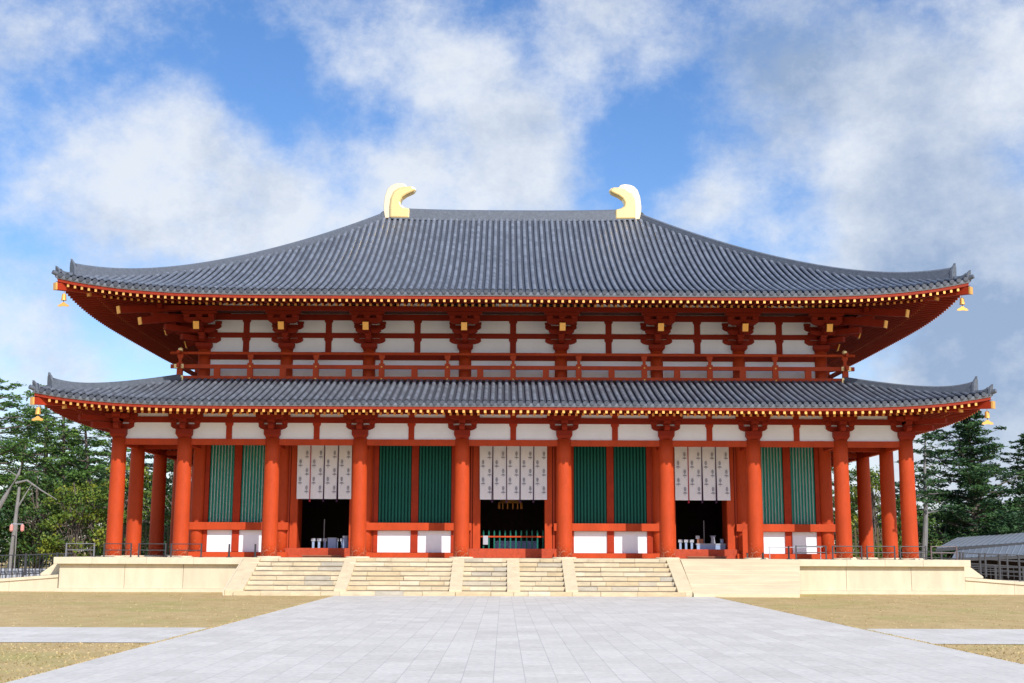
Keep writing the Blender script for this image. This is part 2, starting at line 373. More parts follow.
def build_roof(r,name):
    mb=MB();mb.uv=[]
    def addv(p,u,v): mb.v.append(p);mb.uv.append((u,v));return len(mb.v)-1
    NSEG=16
    for side in range(4):
        hf=half(r,side);n=int(hf/PITCH)
        # pan surface: strips between the round rows, valley shade painted in by the darker slot
        xs=[-hf]+[ (k+.5)*PITCH for k in range(-n,n)]+[hf]
        xs=sorted(set(round(x,4) for x in xs if -hf<=x<=hf))
        cols=[]
        for x in xs:
            e=hf-abs(x);lim=min(r.smax,e);c=[]
            for i in range(NSEG+1):
                s=lim*i/NSEG
                c.append(addv(T(r,side,x,s,r.Z(e,s)),(x/PITCH)+.01+side*400,s))
            cols.append(c)
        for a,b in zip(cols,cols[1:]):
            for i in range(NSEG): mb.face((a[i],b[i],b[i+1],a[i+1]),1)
        # eave lip: face and underside of the eave tiles
        for a,b,xa,xb in zip(cols,cols[1:],xs,xs[1:]):
            def pt(x,s,dz):
                e=hf-abs(x);return addv(T(r,side,x,s,r.Z(e,0)+dz),x/PITCH,0.1)
            q=[pt(xa,-.02,.01),pt(xb,-.02,.01),pt(xb,0,-r.thick),pt(xa,0,-r.thick)];mb.face(q)
            q=[pt(xa,0,-r.thick),pt(xb,0,-r.thick),pt(xb,.4,-r.thick+.03),pt(xa,.4,-r.thick+.03)];mb.face(q)
        # round cover-tile rows
        rt=.098;K=6
        for k in range(-n,n+1):
            x=k*PITCH;e=hf-abs(x);lim=min(r.smax,e)
            if lim<.15:continue
            ns=max(2,int(NSEG*lim/r.smax)+1);rings=[]
            for i in range(ns+1):
                s=-.06+(lim+.06)*i/ns;z=r.Z(e,max(s,0));ring=[]
                for j in range(K+1):
                    w=math.pi*j/K
                    ring.append(addv(T(r,side,x-rt*math.cos(w),s,z+.06+rt*math.sin(w)*1.05),k+.5+side*400,s))
                rings.append(ring)
            for i in range(ns):
                for j in range(K): mb.face((rings[i][j],rings[i+1][j],rings[i+1][j+1],rings[i][j+1]))
            # round end disc
            z=r.Z(e,0);disc=[]
            for j in range(12):
                w=2*math.pi*j/12;disc.append(addv(T(r,side,x+rt*1.08*math.cos(w),-.065,z+.03+rt*1.02*math.sin(w)),k+.5+side*400,.1))
            mb.face(disc,1)
            d2=[addv((0,0,0),k+.5,.1) for j in range(12)]
            for j in range(12):
                w=2*math.pi*j/12;mb.v[d2[j]]=T(r,side,x+rt*1.08*math.cos(w),.02,z+.03+rt*1.02*math.sin(w))
            for j in range(12): mb.face((disc[j],disc[(j+1)%12],d2[(j+1)%12],d2[j]))
    rf=obj(name,mb,[M['tile'],M['tiledisc_panshade']],HALL)
    # smooth only the sloping faces
    # eave boards under the tiles: pale edge strip and red board
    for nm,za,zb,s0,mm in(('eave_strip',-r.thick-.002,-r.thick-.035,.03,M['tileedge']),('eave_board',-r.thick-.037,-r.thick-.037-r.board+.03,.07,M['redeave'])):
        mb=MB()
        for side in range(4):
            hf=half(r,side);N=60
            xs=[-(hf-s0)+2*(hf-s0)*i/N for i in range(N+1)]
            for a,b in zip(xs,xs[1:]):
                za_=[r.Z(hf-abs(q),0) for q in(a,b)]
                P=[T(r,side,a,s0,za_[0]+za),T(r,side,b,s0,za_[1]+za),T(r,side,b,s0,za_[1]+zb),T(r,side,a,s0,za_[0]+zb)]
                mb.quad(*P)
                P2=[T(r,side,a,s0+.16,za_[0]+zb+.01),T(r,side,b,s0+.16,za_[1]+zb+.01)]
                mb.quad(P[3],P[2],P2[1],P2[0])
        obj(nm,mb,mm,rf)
    return rf
def fly_top(r,e,s): return r.z0-r.thick-.037-r.board+.03+.12*(s-.1)+r.lift(e,0)*max(0,1-s/ (r.send+2))
def base_top(r,e,s): return r.bt+r.bk*(s-r.bs)+r.lift(e,0)*max(0,1-s/(r.send+2))
def soffit(r,rf):
    mb=MB()
    for side in range(3):
        hf=half(r,side);N=70
        xs=[-hf+2*hf*i/N for i in range(N+1)]
        S=[.12,.7,r.bs+.05,r.bs+.06,r.bs+.8,r.bs+2,r.send]
        def z(e,s): return (fly_top(r,e,s) if s<=r.bs+.051 else base_top(r,e,s))+.006
        for a,b in zip(xs,xs[1:]):
            ea,eb=hf-abs(a),hf-abs(b)
            for s0,s1 in zip(S,S[1:]):
                pa0,pa1,pb0,pb1=min(s0,ea),min(s1,ea),min(s0,eb),min(s1,eb)
                if pa0==pa1 and pb0==pb1:continue
                mb.quad(T(r,side,a,pa0,z(ea,pa0)),T(r,side,b,pb0,z(eb,pb0)),T(r,side,b,pb1,z(eb,pb1)),T(r,side,a,pa1,z(ea,pa1)))
    obj('soffit',mb,M['redshade'],rf)
roofU=build_roof(UP,'roof');roofL=build_roof(LO,'roof')
for rf,lab in((roofU,'tall upper roof rising to the ridge'),(roofL,'low lower roof skirting the hall')): rf['label']=lab
soffit(UP,roofU);soffit(LO,roofL)

# rafters
RW,RH=.10,.135
stuff=MB();stuffcap=MB()
WORLDMESH[0]=False
m=MB();m.box(-RW/2,RW/2,0,1.35,-RH,0,dz=(0,.16));rmesh=m
raf0=obj('rafter',m,M['redbeam'],HALL)
m=MB();m.box(-RW/2-.003,RW/2+.003,-.012,.006,-RH-.003,.003);cap0=obj('rafter_cap',m,M['gold'],raf0)
WORLDMESH[0]=True
first=True
def sh(r,mbx,side,x,s0,s1,ztop,capmi=None):
    # one sheared rafter from s0 (outer) to s1 with top heights ztop(s)
    a,b=ztop(s0),ztop(s1);n=len(mbx.v)
    for s,z in((s0,a),(s1,b)):
        for dx,dz in((-RW/2,-RH),(RW/2,-RH),(RW/2,0),(-RW/2,0)):
            mbx.v.append(T(r,side,x+dx,s,z+dz))
    for f in((0,1,2,3),(7,6,5,4),(0,4,5,1),(1,5,6,2),(2,6,7,3),(3,7,4,0)): mbx.face([n+i for i in f])
def capbox(r,side,x,s,z):
    n=len(stuffcap.v)
    for ss in(s-.004,s+.001):
        for dx,dz in((-RW/2-.001,-RH-.001),(RW/2+.001,-RH-.001),(RW/2+.001,.001),(-RW/2-.001,.001)):
            stuffcap.v.append(T(r,side,x+dx,ss,z+dz))
    for f in((0,1,2,3),(7,6,5,4),(0,4,5,1),(1,5,6,2),(2,6,7,3),(3,7,4,0)): stuffcap.face([n+i for i in f])
cnt=0
for r in(LO,UP):
    for side in range(3):
        hf=half(r,side);n=int(hf/PITCH)
        for k in range(-n,n+1):
            x=(k+.0)*PITCH;e=hf-abs(x)
            if e<.45:continue
            s0=.12;z0=fly_top(r,e,s0)
            if r is LO and side==0 and -50<=k<50:
                o=raf0 if first else dup(raf0,HALL)
                o.location=(x,YC-r.dh+s0,z0-PZ);first=False;cnt+=1
            else:
                s1=min(r.bs+.35,e)
                sh(r,stuff,side,x,s0,s1,lambda s:fly_top(r,e,s));capbox(r,side,x,s0,z0)
            if e>r.bs+.2:
                s1=min(r.send,e);z1=base_top(r,e,r.bs)
                sh(r,stuff,side,x,r.bs,s1,lambda s:base_top(r,e,s));capbox(r,side,x,r.bs,z1)
tag(obj('rafters',stuff,M['redshade'],HALL),kind='stuff')
tag(obj('rafter_caps',stuffcap,M['gold'],HALL),kind='stuff')

# corner (hip) rafters with gilt tips, all four front/back corners that can be seen
for r,rf in((UP,roofU),(LO,roofL)):
    for sx in(-1,1):
        cx,cy=sx*r.xh,YC-r.dh
        def P(d,z): return(cx-sx*d,cy+d,z)
        zt=fly_top(r,0,.1)
        mb=MB();mb.beam(P(.0,zt-.24),P(1.9,zt-.12),.26,.32);mb.beam(P(r.bs-.25,base_top(r,0,r.bs)-.22),P(r.send+.2,base_top(r,0,r.send)-.2),.26,.32)
        h=obj('hip_rafter',mb,M['redbeam'],rf)
        mb=MB();mb.beam(P(-.02,zt-.243),P(.035,zt-.24),.272,.335);z2=base_top(r,0,r.bs)-.22
        mb.beam(P(r.bs-.265,z2),P(r.bs-.20,z2+.01),.272,.335);obj('gold_cap',mb,M['gold'],h)

# hip ridges, main ridge
def hip(r,rf,sx,sy,smax,zoff=.0):
    cx,cy=sx*r.xh,YC+sy*r.dh
    def loc(d): return Vector((cx-sx*d,cy-sy*d,r.Z(d,d)))
    di=Vector((-sx,-sy,0)).normalized();nr=Vector((-di.y,di.x,0))
    def ridge(d0,d1,w,h,up,seg,nm):
        mb=MB();prev=None
        for i in range(seg+1):
            t=i/seg;d=d0+(d1-d0)*t;p=loc(d);k=(1-t)**7*up
            hh=h+k;cs=[]
            for a,b in((-w/2,-.12),(-w/2,hh*.45),(-w*.42,hh*.47),(-w*.42,hh*.86),(-w*.27,hh*.98),(0,hh*1.04),(w*.27,hh*.98),(w*.42,hh*.86),(w*.42,hh*.47),(w/2,hh*.45),(w/2,-.12)):
                mb.v.append(tuple(p+nr*a+Vector((0,0,b))));cs.append(len(mb.v)-1)
            if prev:
                for j in range(len(cs)-1): mb.face((prev[j],cs[j],cs[j+1],prev[j+1]))
            else: mb.face(cs)
            prev=cs
        mb.face(prev[::-1])
        return obj(nm,mb,M['tilecap'],rf)
    main=ridge(.62,smax,.42,.34 if r is UP else .30,.26,34,'hip_ridge')
    ridge(.14,.62,.30,.17,.12,8,'corner_ridge')
    # end tiles: pointed plates
    for d,w,h in((.60,.46,.80),(.10,.32,.40)):
        p=loc(d);mb=MB();pts=[(-w/2,-.1),(w/2,-.1),(w/2,h*.5),(w*.3,h*.78),(w*.12,h*.86),(0,h),(-w*.12,h*.86),(-w*.3,h*.78),(-w/2,h*.5)]
        n=len(pts)
        for off in(-.07,.03):
            for a,b in pts: mb.v.append(tuple(p+nr*a+Vector((0,0,b))+di*(off-(.12*(b/h)**2 if b>0 else 0))))
        mb.face(range(n));mb.face([n+i for i in range(n)][::-1])
        for i in range(n): mb.face((i,(i+1)%n,n+(i+1)%n,n+i))
        obj('end_tile',mb,M['tilecap'],main)
    # corner tip tile
    p=loc(0);mb=MB();mb.tube([p-di*.16+Vector((0,0,.10)),p+di*.1+Vector((0,0,.03)),p+di*.5+Vector((0,0,.0))],[.10,.11,.11],10);obj('corner_tile',mb,M['tilecap'],rf)
for sx in(-1,1):
    for sy in(-1,1):
        hip(UP,roofU,sx,sy,13.6);hip(LO,roofL,sx,sy,5.2)
mb=MB()
prof=[(-.30,-.15),(-.30,.18),(-.25,.20),(-.25,.42),(-.15,.52),(0,.57),(.15,.52),(.25,.42),(.25,.20),(.30,.18),(.30,-.15)]
N=24;prev=None
for i in range(N+1):
    x=-6.9+13.8*i/N;cs=[]
    for a,b_ in prof:
        mb.v.append((x,YC+a,20.50+b_+.12*(abs(x)/6.9)**3));cs.append(len(mb.v)-1)
    if prev:
        for j in range(len(cs)-1): mb.face((prev[j],cs[j],cs[j+1],prev[j+1]))
    prev=cs
obj('main_ridge',mb,M['tilecap'],roofU)
# small round flashing tiles where the lower roof meets the balcony
mb=MB()
zt=LO.Z(99,5.15)
for k in range(-51,52):
    x=k*PITCH+.159
    if abs(x)<16.1: mb.box(x-.07,x+.07,2.16,2.22,zt-.01,zt+.09)
obj('flashing_gaps',mb,M['dark'],roofL)
mb=MB();mb.box(-16.35,16.35,2.20,2.42,zt+.02,zt+.155);mb.box(-16.35,-16.13,2.43,20,zt+.02,zt+.155);mb.box(16.13,16.35,2.43,20,zt+.02,zt+.155);obj('flashing_course',mb,M['tilecap'],roofL)

# ridge-end tails (gilt)
out=[(-7.30,20.60),(-7.36,21.30),(-7.30,21.9),(-7.16,22.32),(-6.95,22.54),(-6.70,22.64),(-6.40,22.67),(-6.17,22.62),(-6.07,22.48),(-5.80,22.48),(-5.62,22.42),(-5.51,22.28),(-5.62,22.12),(-6.06,21.93),(-6.30,21.76),(-6.42,21.52),(-6.36,21.32),(-6.16,21.18),(-5.84,21.12),(-5.83,20.55)]
inn=[(-6.98,20.58),(-7.0,21.3),(-6.95,21.8),(-6.80,22.15),(-6.5,22.36),(-6.1,22.44),(-5.75,22.44),(-5.54,22.28),(-5.66,22.13),(-6.04,21.95),(-6.28,21.77),(-6.40,21.52),(-6.34,21.33),(-6.14,21.2),(-5.86,21.14),(-5.85,20.56)]
for sx in(-1,1):
    mb=MB();mb.prism([(-x*sx,z) for x,z in out],'y',YC-.17,YC+.17)
    mb.v=[(a,b,c-.07) for a,b,c in mb.v];t=obj('ridge_tail',mb,M['fingold'],roofU,bevel=.04,fix=True)
    mb=MB();mb.prism([(-x*sx,z-.07) for x,z in inn],'y',YC-.34,YC+.34)
    obj('tail_body',mb,M['gilt'],t,bevel=.09,fix=True)

# columns
WORLDMESH[0]=False
def col_mesh(r0,r1,z0,z1):
    mb=MB();n=8;mb.tube([(0,0,z0+(z1-z0)*i/n) for i in range(n+1)],[r0+(r1-r0)*(i/n)**1.4 for i in range(n+1)],28)
    return mb
co=obj('column',col_mesh(.365,.33,0,6.98-PZ),M['red'],HALL,smooth=True)
mb=MB();mb.tube([(0,0,-.01),(0,0,.028),(0,0,.06)],[.56,.56,.52],28);obj('column_base',mb,M['stonecap'],co)
ci=obj('column',col_mesh(.335,.31,0,11.62-PZ),M['red'],HALL,smooth=True)
def autosmooth(o):
    for p in o.data.polygons:
        if len(p.vertices)>4:p.use_smooth=False
autosmooth(co);autosmooth(ci)
fo=fi=True
for i,x in enumerate(XO):
    for j,y in enumerate(YO):
        if j==0 or i in(0,len(XO)-1) or (j==len(YO)-1 and i in(1,8)):
            o=co if fo else dup(co,HALL);fo=False;o.location=(x,y,0)
for i,x in enumerate(XI):
    for j,y in enumerate(YI):
        if j==0 or i in(0,len(XI)-1):
            o=ci if fi else dup(ci,HALL);fi=False;o.location=(x,y,0)

# bracket sets, local coordinates: column axis at the origin, outward is -y, z is world height
def arm_poly(hl,z0,z1):   # boat-shaped bearing arm seen from the front
    h=z1-z0
    return [(-hl,z1),(-hl,z0+h*.55),(-hl*.86,z0+h*.22),(-hl*.62,z0),(hl*.62,z0),(hl*.86,z0+h*.22),(hl,z0+h*.55),(hl,z1)]
def block(mb,x,y,z0,z1,w):   # small bearing block, narrower below
    h=z1-z0;a=w/2*.68;c=w/2
    n=len(mb.v)
    for hw,z in((a,z0),(c,z0+h*.45),(c,z1)):
        for sx,sy in((-1,-1),(1,-1),(1,1),(-1,1)): mb.v.append((x+sx*hw,y+sy*hw,z))
    mb.face((n,n+3,n+2,n+1));mb.face((n+8,n+9,n+10,n+11))
    for l in(0,4):
        for k in range(4): mb.face((n+l+k,n+l+(k+1)%4,n+l+4+(k+1)%4,n+l+4+k))
DZ=-PZ
def lower_bracket_mb(cap=True):
    mb=MB()
    if cap: block(mb,0,0,6.95,7.38,.74)
    mb.prism(arm_poly(.66,7.38,7.62),'y',-.13,.13)
    for x in(-.55,0,.55): block(mb,x,0,7.62,7.84,.30)
    mb.prism(arm_poly(.80,7.84,8.12),'y',-.19,.19)
    mb.prism([(-.75,7.62),(-.75,7.5),(-.6,7.39),(.5,7.39),(.5,7.62)],'x',-.12,.12)
    block(mb,0,-.56,7.62,7.84,.30)
    mb.prism(arm_poly(.55,7.84,8.06),'y',-.66,-.46)
    return mb
def shift(mb,dz): mb.v=[(a,b,c+dz) for a,b,c in mb.v];return mb
lb=obj('bracket_set',shift(lower_bracket_mb(),DZ),M['redshade'],HALL)
def diag_mb(parts):
    mb=MB()
    for (d0,d1,za,zb,w) in parts:
        mb.beam((-d0,-d0,za),(-d1,-d1,zb),w,.30)
    return mb
def upper_parts(cap=True):
    mb=MB()
    if cap: block(mb,0,0,11.60,11.93,.78)
    mb.prism(arm_poly(.78,11.95,12.2),'y',-.14,.14)
    for x in(-.64,0,.64): block(mb,x,0,12.2,12.36,.32)
    # outward steps
    mb.prism([(.6,12.2),(.6,11.95),(-.62,11.95),(-.82,12.05),(-.82,12.2)],'x',-.13,.13)
    block(mb,0,-.70,12.2,12.36,.32)
    mb.prism([(.6,12.6),(.6,12.36),(-1.30,12.36),(-1.5,12.46),(-1.5,12.6)],'x',-.13,.13)
    mb.prism(arm_poly(.62,12.36,12.58),'y',-.82,-.58)
    mb.prism(arm_poly(.78,12.62,12.88),'y',-.14,.14)
    for x in(-.64,.64): block(mb,x,0,12.88,13.04,.32)
    mb.prism(arm_poly(.74,12.72,12.98),'y',-1.55,-1.31)
    for x in(-.6,0,.6): block(mb,x,-1.43,12.98,13.14,.30)
    mb.prism(arm_poly(.86,13.14,13.30),'y',-1.56,-1.30)
    return mb
def tail_mb():
    mb=MB();mb.beam((0,1.2,13.54),(0,-1.98,12.52),.25,.34);return mb
def tailcap_mb():
    mb=MB();mb.beam((0,-1.96,12.527),(0,-2.02,12.507),.28,.38);return mb
ub=obj('bracket_set',shift(upper_parts(),DZ),M['redshade'],HALL)
tr=obj('tail_rafter',shift(tail_mb(),DZ),M['redshade'],ub);tcp=obj('gold_cap',shift(tailcap_mb(),DZ),M['gold'],ub)
usedL=usedU=False
for x in XO[1:-1]:
    o=lb if not usedL else dup(lb,HALL);usedL=True;o.location=(x,0,0)
for y in YO[1:-1]:
    for sx,rz in((-1,-math.pi/2),(1,math.pi/2)):
        dup(lb,HALL,(sx*18.3,y,0),rz)
for x in XI[1:-1]:
    o=ub if not usedU else dup(ub,HALL);usedU=True;o.location=(x,3.05,0)
for y in YI[1:-1]:
    for sx,rz in((-1,-math.pi/2),(1,math.pi/2)):
        dup(ub,HALL,(sx*15.25,y,0),rz)
def rotz(v,sx):   # front parts turned to the side
    return [((b)*(-sx)*-1*1.0,0,c) for a,b,c in v]
def add_turned(dst,src,ang):
    c,s=math.cos(ang),math.sin(ang);n=len(dst.v)
    dst.v+=[(a*c-b*s,a*s+b*c,z) for a,b,z in src.v]
    for f,mi,t in zip(src.f,src.m,src.t): dst.face([n+i for i in f],mi,t)
for sx in(-1,1):
    # lower corner
    mb=lower_bracket_mb();q=lower_bracket_mb(False);q.v=[(a,b,c+.004) for a,b,c in q.v];add_turned(mb,q,sx*math.pi/2)
    d=MB();d.beam((0,0,7.52),(sx*1.0,-1.0,7.50),.22,.26);d.beam((0,0,7.85),(sx*1.45,-1.45,7.78),.22,.24)
    add_turned(mb,d,0)
    o=obj('bracket_set',shift(mb,DZ),M['redshade'],HALL);o.location=(sx*18.3,0,0)
    mb=upper_parts();q=upper_parts(False);q.v=[(a,b,c+.004) for a,b,c in q.v];add_turned(mb,q,sx*math.pi/2)
    d=MB();d.beam((0,0,12.12),(sx*.95,-.95,12.12),.24,.26);d.beam((0,0,12.5),(sx*1.6,-1.6,12.48),.24,.28);d.beam((0,0,13.0),(sx*2.1,-2.1,12.95),.24,.3)
    add_turned(mb,d,0)
    o=obj('bracket_set',shift(mb,DZ),M['redshade'],HALL);o.location=(sx*15.25,3.05,0)
    tm=tail_mb();add_turned(tm,tail_mb(),sx*math.pi/2)
    d=MB();d.beam((0,0,13.35),(sx*2.55,-2.55,12.60),.26,.34);d.beam((sx*.5,-.5,13.66),(sx*3.35,-3.35,12.98),.26,.34);add_turned(tm,d,0)
    obj('tail_rafter',shift(tm,DZ),M['redshade'],o)
    obj('gold_cap',shift(tailcap_mb(),DZ),M['gold'],o)
    tm=MB();add_turned(tm,tailcap_mb(),sx*math.pi/2);obj('gold_cap',shift(tm,DZ),M['gold'],o)
    for A in((2.53,2.56,12.606,12.597),(3.33,3.36,12.985,12.977)):
        d=MB();d.beam((sx*A[0],-A[0],A[2]),(sx*A[1],-A[1],A[3]),.275,.355);obj('gold_cap',shift(d,DZ),M['gold'],o)
WORLDMESH[0]=True

# outer-row beams and frieze
def ring(name,mm,x,y0,y1,t,z0,z1,back=False,ext=0):
    mb=MB();mb.box(-x-ext,x+ext,y0-t/2,y0+t/2,z0,z1)
    for sx in(-1,1): mb.box(sx*(x-t/2),sx*(x+t/2),y0+t/2+.002 if ext==0 else y0+t/2+.002,y1,z0,z1)
    return obj(name,mb,mm,HALL)
ring('head_beam',M['red'],18.3,0,22.38,.22,6.67,6.945)
ring('frieze_beam',M['redshade'],18.3,0,22.38,.20,7.70,7.97,ext=.25)
ring('top_beam',M['redshade'],18.3,0,22.38,.30,8.13,8.33,ext=.7)
for i in range(9):
    a,b_=XO[i],XO[i+1]
    for z0,z1 in((6.946,7.699),(7.971,8.13)):
        mb=MB();mb.box(a+.001,b_-.001,-.045,.045,z0,z1);obj('frieze_panel',mb,M['white'],HALL)
for sx in(-1,1):
    for j in range(6):
        mb=MB();mb.box(sx*18.255,sx*18.345,YO[j]+.05,YO[j+1]-.001,6.946,7.699);obj('frieze_panel',mb,M['white'],HALL)
WORLDMESH[0]=False
def strut(z0,z1,w,depth):
    h=z1-z0;k=w/2
    mb=MB();mb.prism([(-k,z0),(k,z0),(k,z1-h*.26),(k*1.12,z1-h*.18),(k*1.4,z1-h*.11),(k*1.4,z1),(-k*1.4,z1),(-k*1.4,z1-h*.11),(-k*1.12,z1-h*.18),(-k,z1-h*.26)],'y',-depth,depth)
    return shift(mb,DZ)
s0=obj('strut',strut(6.945,7.70,.27,.085),M['redbeam'],HALL)
s1=obj('strut',strut(11.41,12.225,.30,.085),M['redshade'],HALL);s2=obj('strut',strut(12.48,13.125,.30,.085),M['redshade'],HALL)
s3=obj('strut',strut(7.97,8.13,.27,.085),M['redbeam'],HALL)
mids=[(XO[i]+XO[i+1])/2 for i in range(9)]
f=True
for m_ in mids[1:-1]:
    for s,y in((s0,0),(s1,3.05),(s2,3.05),(s3,0)):
        o=s if f else dup(s,HALL);o.location=(m_,y,0)
    f=False
for y in[(YO[i]+YO[i+1])/2 for i in range(1,5)]:
    for sx in(-1,1):
        dup(s0,HALL,(sx*18.3,y,0),math.pi/2);dup(s1,HALL,(sx*15.25,y,0),math.pi/2);dup(s2,HALL,(sx*15.25,y,0),math.pi/2)
WORLDMESH[0]=True
# tie beams between the outer row and the wall, aisle ceiling
for x in XO[1:-1]: mb=MB();mb.box(x-.1,x+.1,.3,2.8,6.70,6.93);obj('tie_beam',mb,M['redbeam'],HALL)
for y in YO[1:-1]:
    for sx in(-1,1): mb=MB();mb.box(sx*15.5,sx*18.0,y-.1,y+.1,6.70,6.93);obj('tie_beam',mb,M['redbeam'],HALL)
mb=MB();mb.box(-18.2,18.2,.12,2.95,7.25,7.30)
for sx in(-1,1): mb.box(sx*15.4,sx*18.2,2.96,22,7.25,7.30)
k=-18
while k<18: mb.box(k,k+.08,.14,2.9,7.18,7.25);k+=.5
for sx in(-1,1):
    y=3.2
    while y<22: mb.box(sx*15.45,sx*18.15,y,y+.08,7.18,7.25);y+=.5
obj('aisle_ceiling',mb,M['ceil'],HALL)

# upper storey wall
UW=13.95
mb=MB();mb.box(-15.25,15.25,3.0,3.10,9.9,UW)
for sx in(-1,1): mb.box(sx*15.20,sx*15.30,3.11,19.33,9.9,UW)
mb.box(-15.25,15.25,19.28,19.38,7,UW)
obj('upper_plaster',mb,M['white'],HALL)
for z0,z1,t,nm in((11.13,11.405,.30,'wall_beam'),(12.23,12.48,.24,'wall_beam'),(13.12,13.42,.26,'wall_beam'),(10.06,10.22,.3,'wall_beam')):
    mb=MB();mb.box(-15.25-.16,15.25+.16,3.05-t/2,3.05+t/2,z0,z1)
    for sx in(-1,1): mb.box(sx*(15.25-t/2),sx*(15.25+t/2),3.05+t/2+.002,19.3,z0,z1)
    obj(nm,mb,M['redshade'],HALL)
# outer purlin and the white boards above it
po=1.75
mb=MB();mb.box(-15.25-po-.5,15.25+po+.5,3.05-po-.11,3.05-po+.11,13.28,13.50)
for sx in(-1,1): mb.box(sx*(15.25+po-.11),sx*(15.25+po+.11),3.05-po-.5,21,13.282,13.502)
obj('purlin',mb,M['redshade'],HALL)
for i in range(7):
    m_=(XI[i]+XI[i+1])/2;mb=MB();mb.box(m_-.85,m_+.85,3.05-po-.02,3.05-po+.02,13.50,13.66);obj('filler_board',mb,M['white'],HALL)
mb=MB();mb.box(-15.25-po,15.25+po,3.05-po+.12,2.9,13.44,13.47)
for sx in(-1,1): mb.box(sx*15.4,sx*(15.25+po-.12),2.92,20,13.44,13.47)
obj('bracket_ceiling',mb,M['ceil'],HALL)

# balcony
bal=MB();bal.box(-16.2,16.2,2.3,2.99,9.9,10.0)
for sx in(-1,1): bal.box(sx*15.31,sx*16.1,3.0,20,9.9,10.0)
bal=obj('balcony',bal,M['dark'],HALL)
BY=2.27;BX=16.24
mb=MB()
for z0,z1,w,ex in((9.98,10.21,.17,.12),(10.58,10.77,.14,.45)):
    mb.box(-BX-ex,BX+ex,BY-w/2,BY+w/2,z0,z1)
    for sx in(-1,1): mb.box(sx*(BX-w/2),sx*(BX+w/2),BY-ex,BY-w/2-.002,z0,z1);mb.box(sx*(BX-w/2),sx*(BX+w/2),BY+w/2+.002,20,z0,z1)
obj('rail',mb,M['red'],bal)
mb=MB();mb.tube([(-BX-.5,BY,11.34),(BX+.5,BY,11.34)],[.075,.075],12)
for sx in(-1,1): mb.tube([(sx*BX,BY-.5,11.343),(sx*BX,20,11.343)],[.075,.075],12)
obj('top_rail',mb,M['red'],bal,smooth=False)
WORLDMESH[0]=False
mb=MB();mb.box(-.135,.135,-.10,.10,9.99,10.85);mb.box(-.07,.07,-.06,.06,10.85,11.2);mb.prism([(-.07,11.02),(.07,11.02),(.14,11.16),(.14,11.27),(-.14,11.27),(-.14,11.16)],'y',-.07,.07)
pst=obj('post',mb,M['red'],bal);
mb=MB()
for z in(10.09,10.68): mb.tube([(0,-.10,z),(0,-.145,z),(0,-.155,z)],[.05,.04,.015],10)
obj('gold_stud',mb,M['gold'],pst)
mb=MB();mb.box(-.15,.15,-.07,.07,10.21,10.58);shp=obj('short_post',mb,M['red'],bal)
base=Vector((0,0,0))
# the balcony object sits at the hall origin in world coordinates, so locals are world too
first=True
for k in range(-4,5):
    o=pst if first else dup(pst,bal);o.location=(k*3.205,BY,0);first=False
for sx in(-1,1): dup(pst,bal,(sx*BX,BY,0))
for j in range(1,6):
    for sx in(-1,1): dup(pst,bal,(sx*BX,BY+j*3.2,0),sx*math.pi/2)
first=True
for k in range(-5,5):
    o=shp if first else dup(shp,bal);o.location=((k+.5)*3.205,BY,0);first=False
WORLDMESH[0]=True
mb=MB()
for sx in(-1,1):
    mb.box(sx*(BX-.20),sx*(BX+.26),BY-.135,BY+.095,9.975,10.22);mb.box(sx*(BX-.20),sx*(BX+.26),BY-.135,BY+.085,10.575,10.775)
    mb.tube([(sx*BX,BY-.02,11.40),(sx*BX,BY-.02,11.46),(sx*BX,BY-.02,11.55),(sx*BX,BY-.02,11.62)],[.06,.12,.12,.04],12)
obj('gold_fitting',mb,M['gilt'],bal)

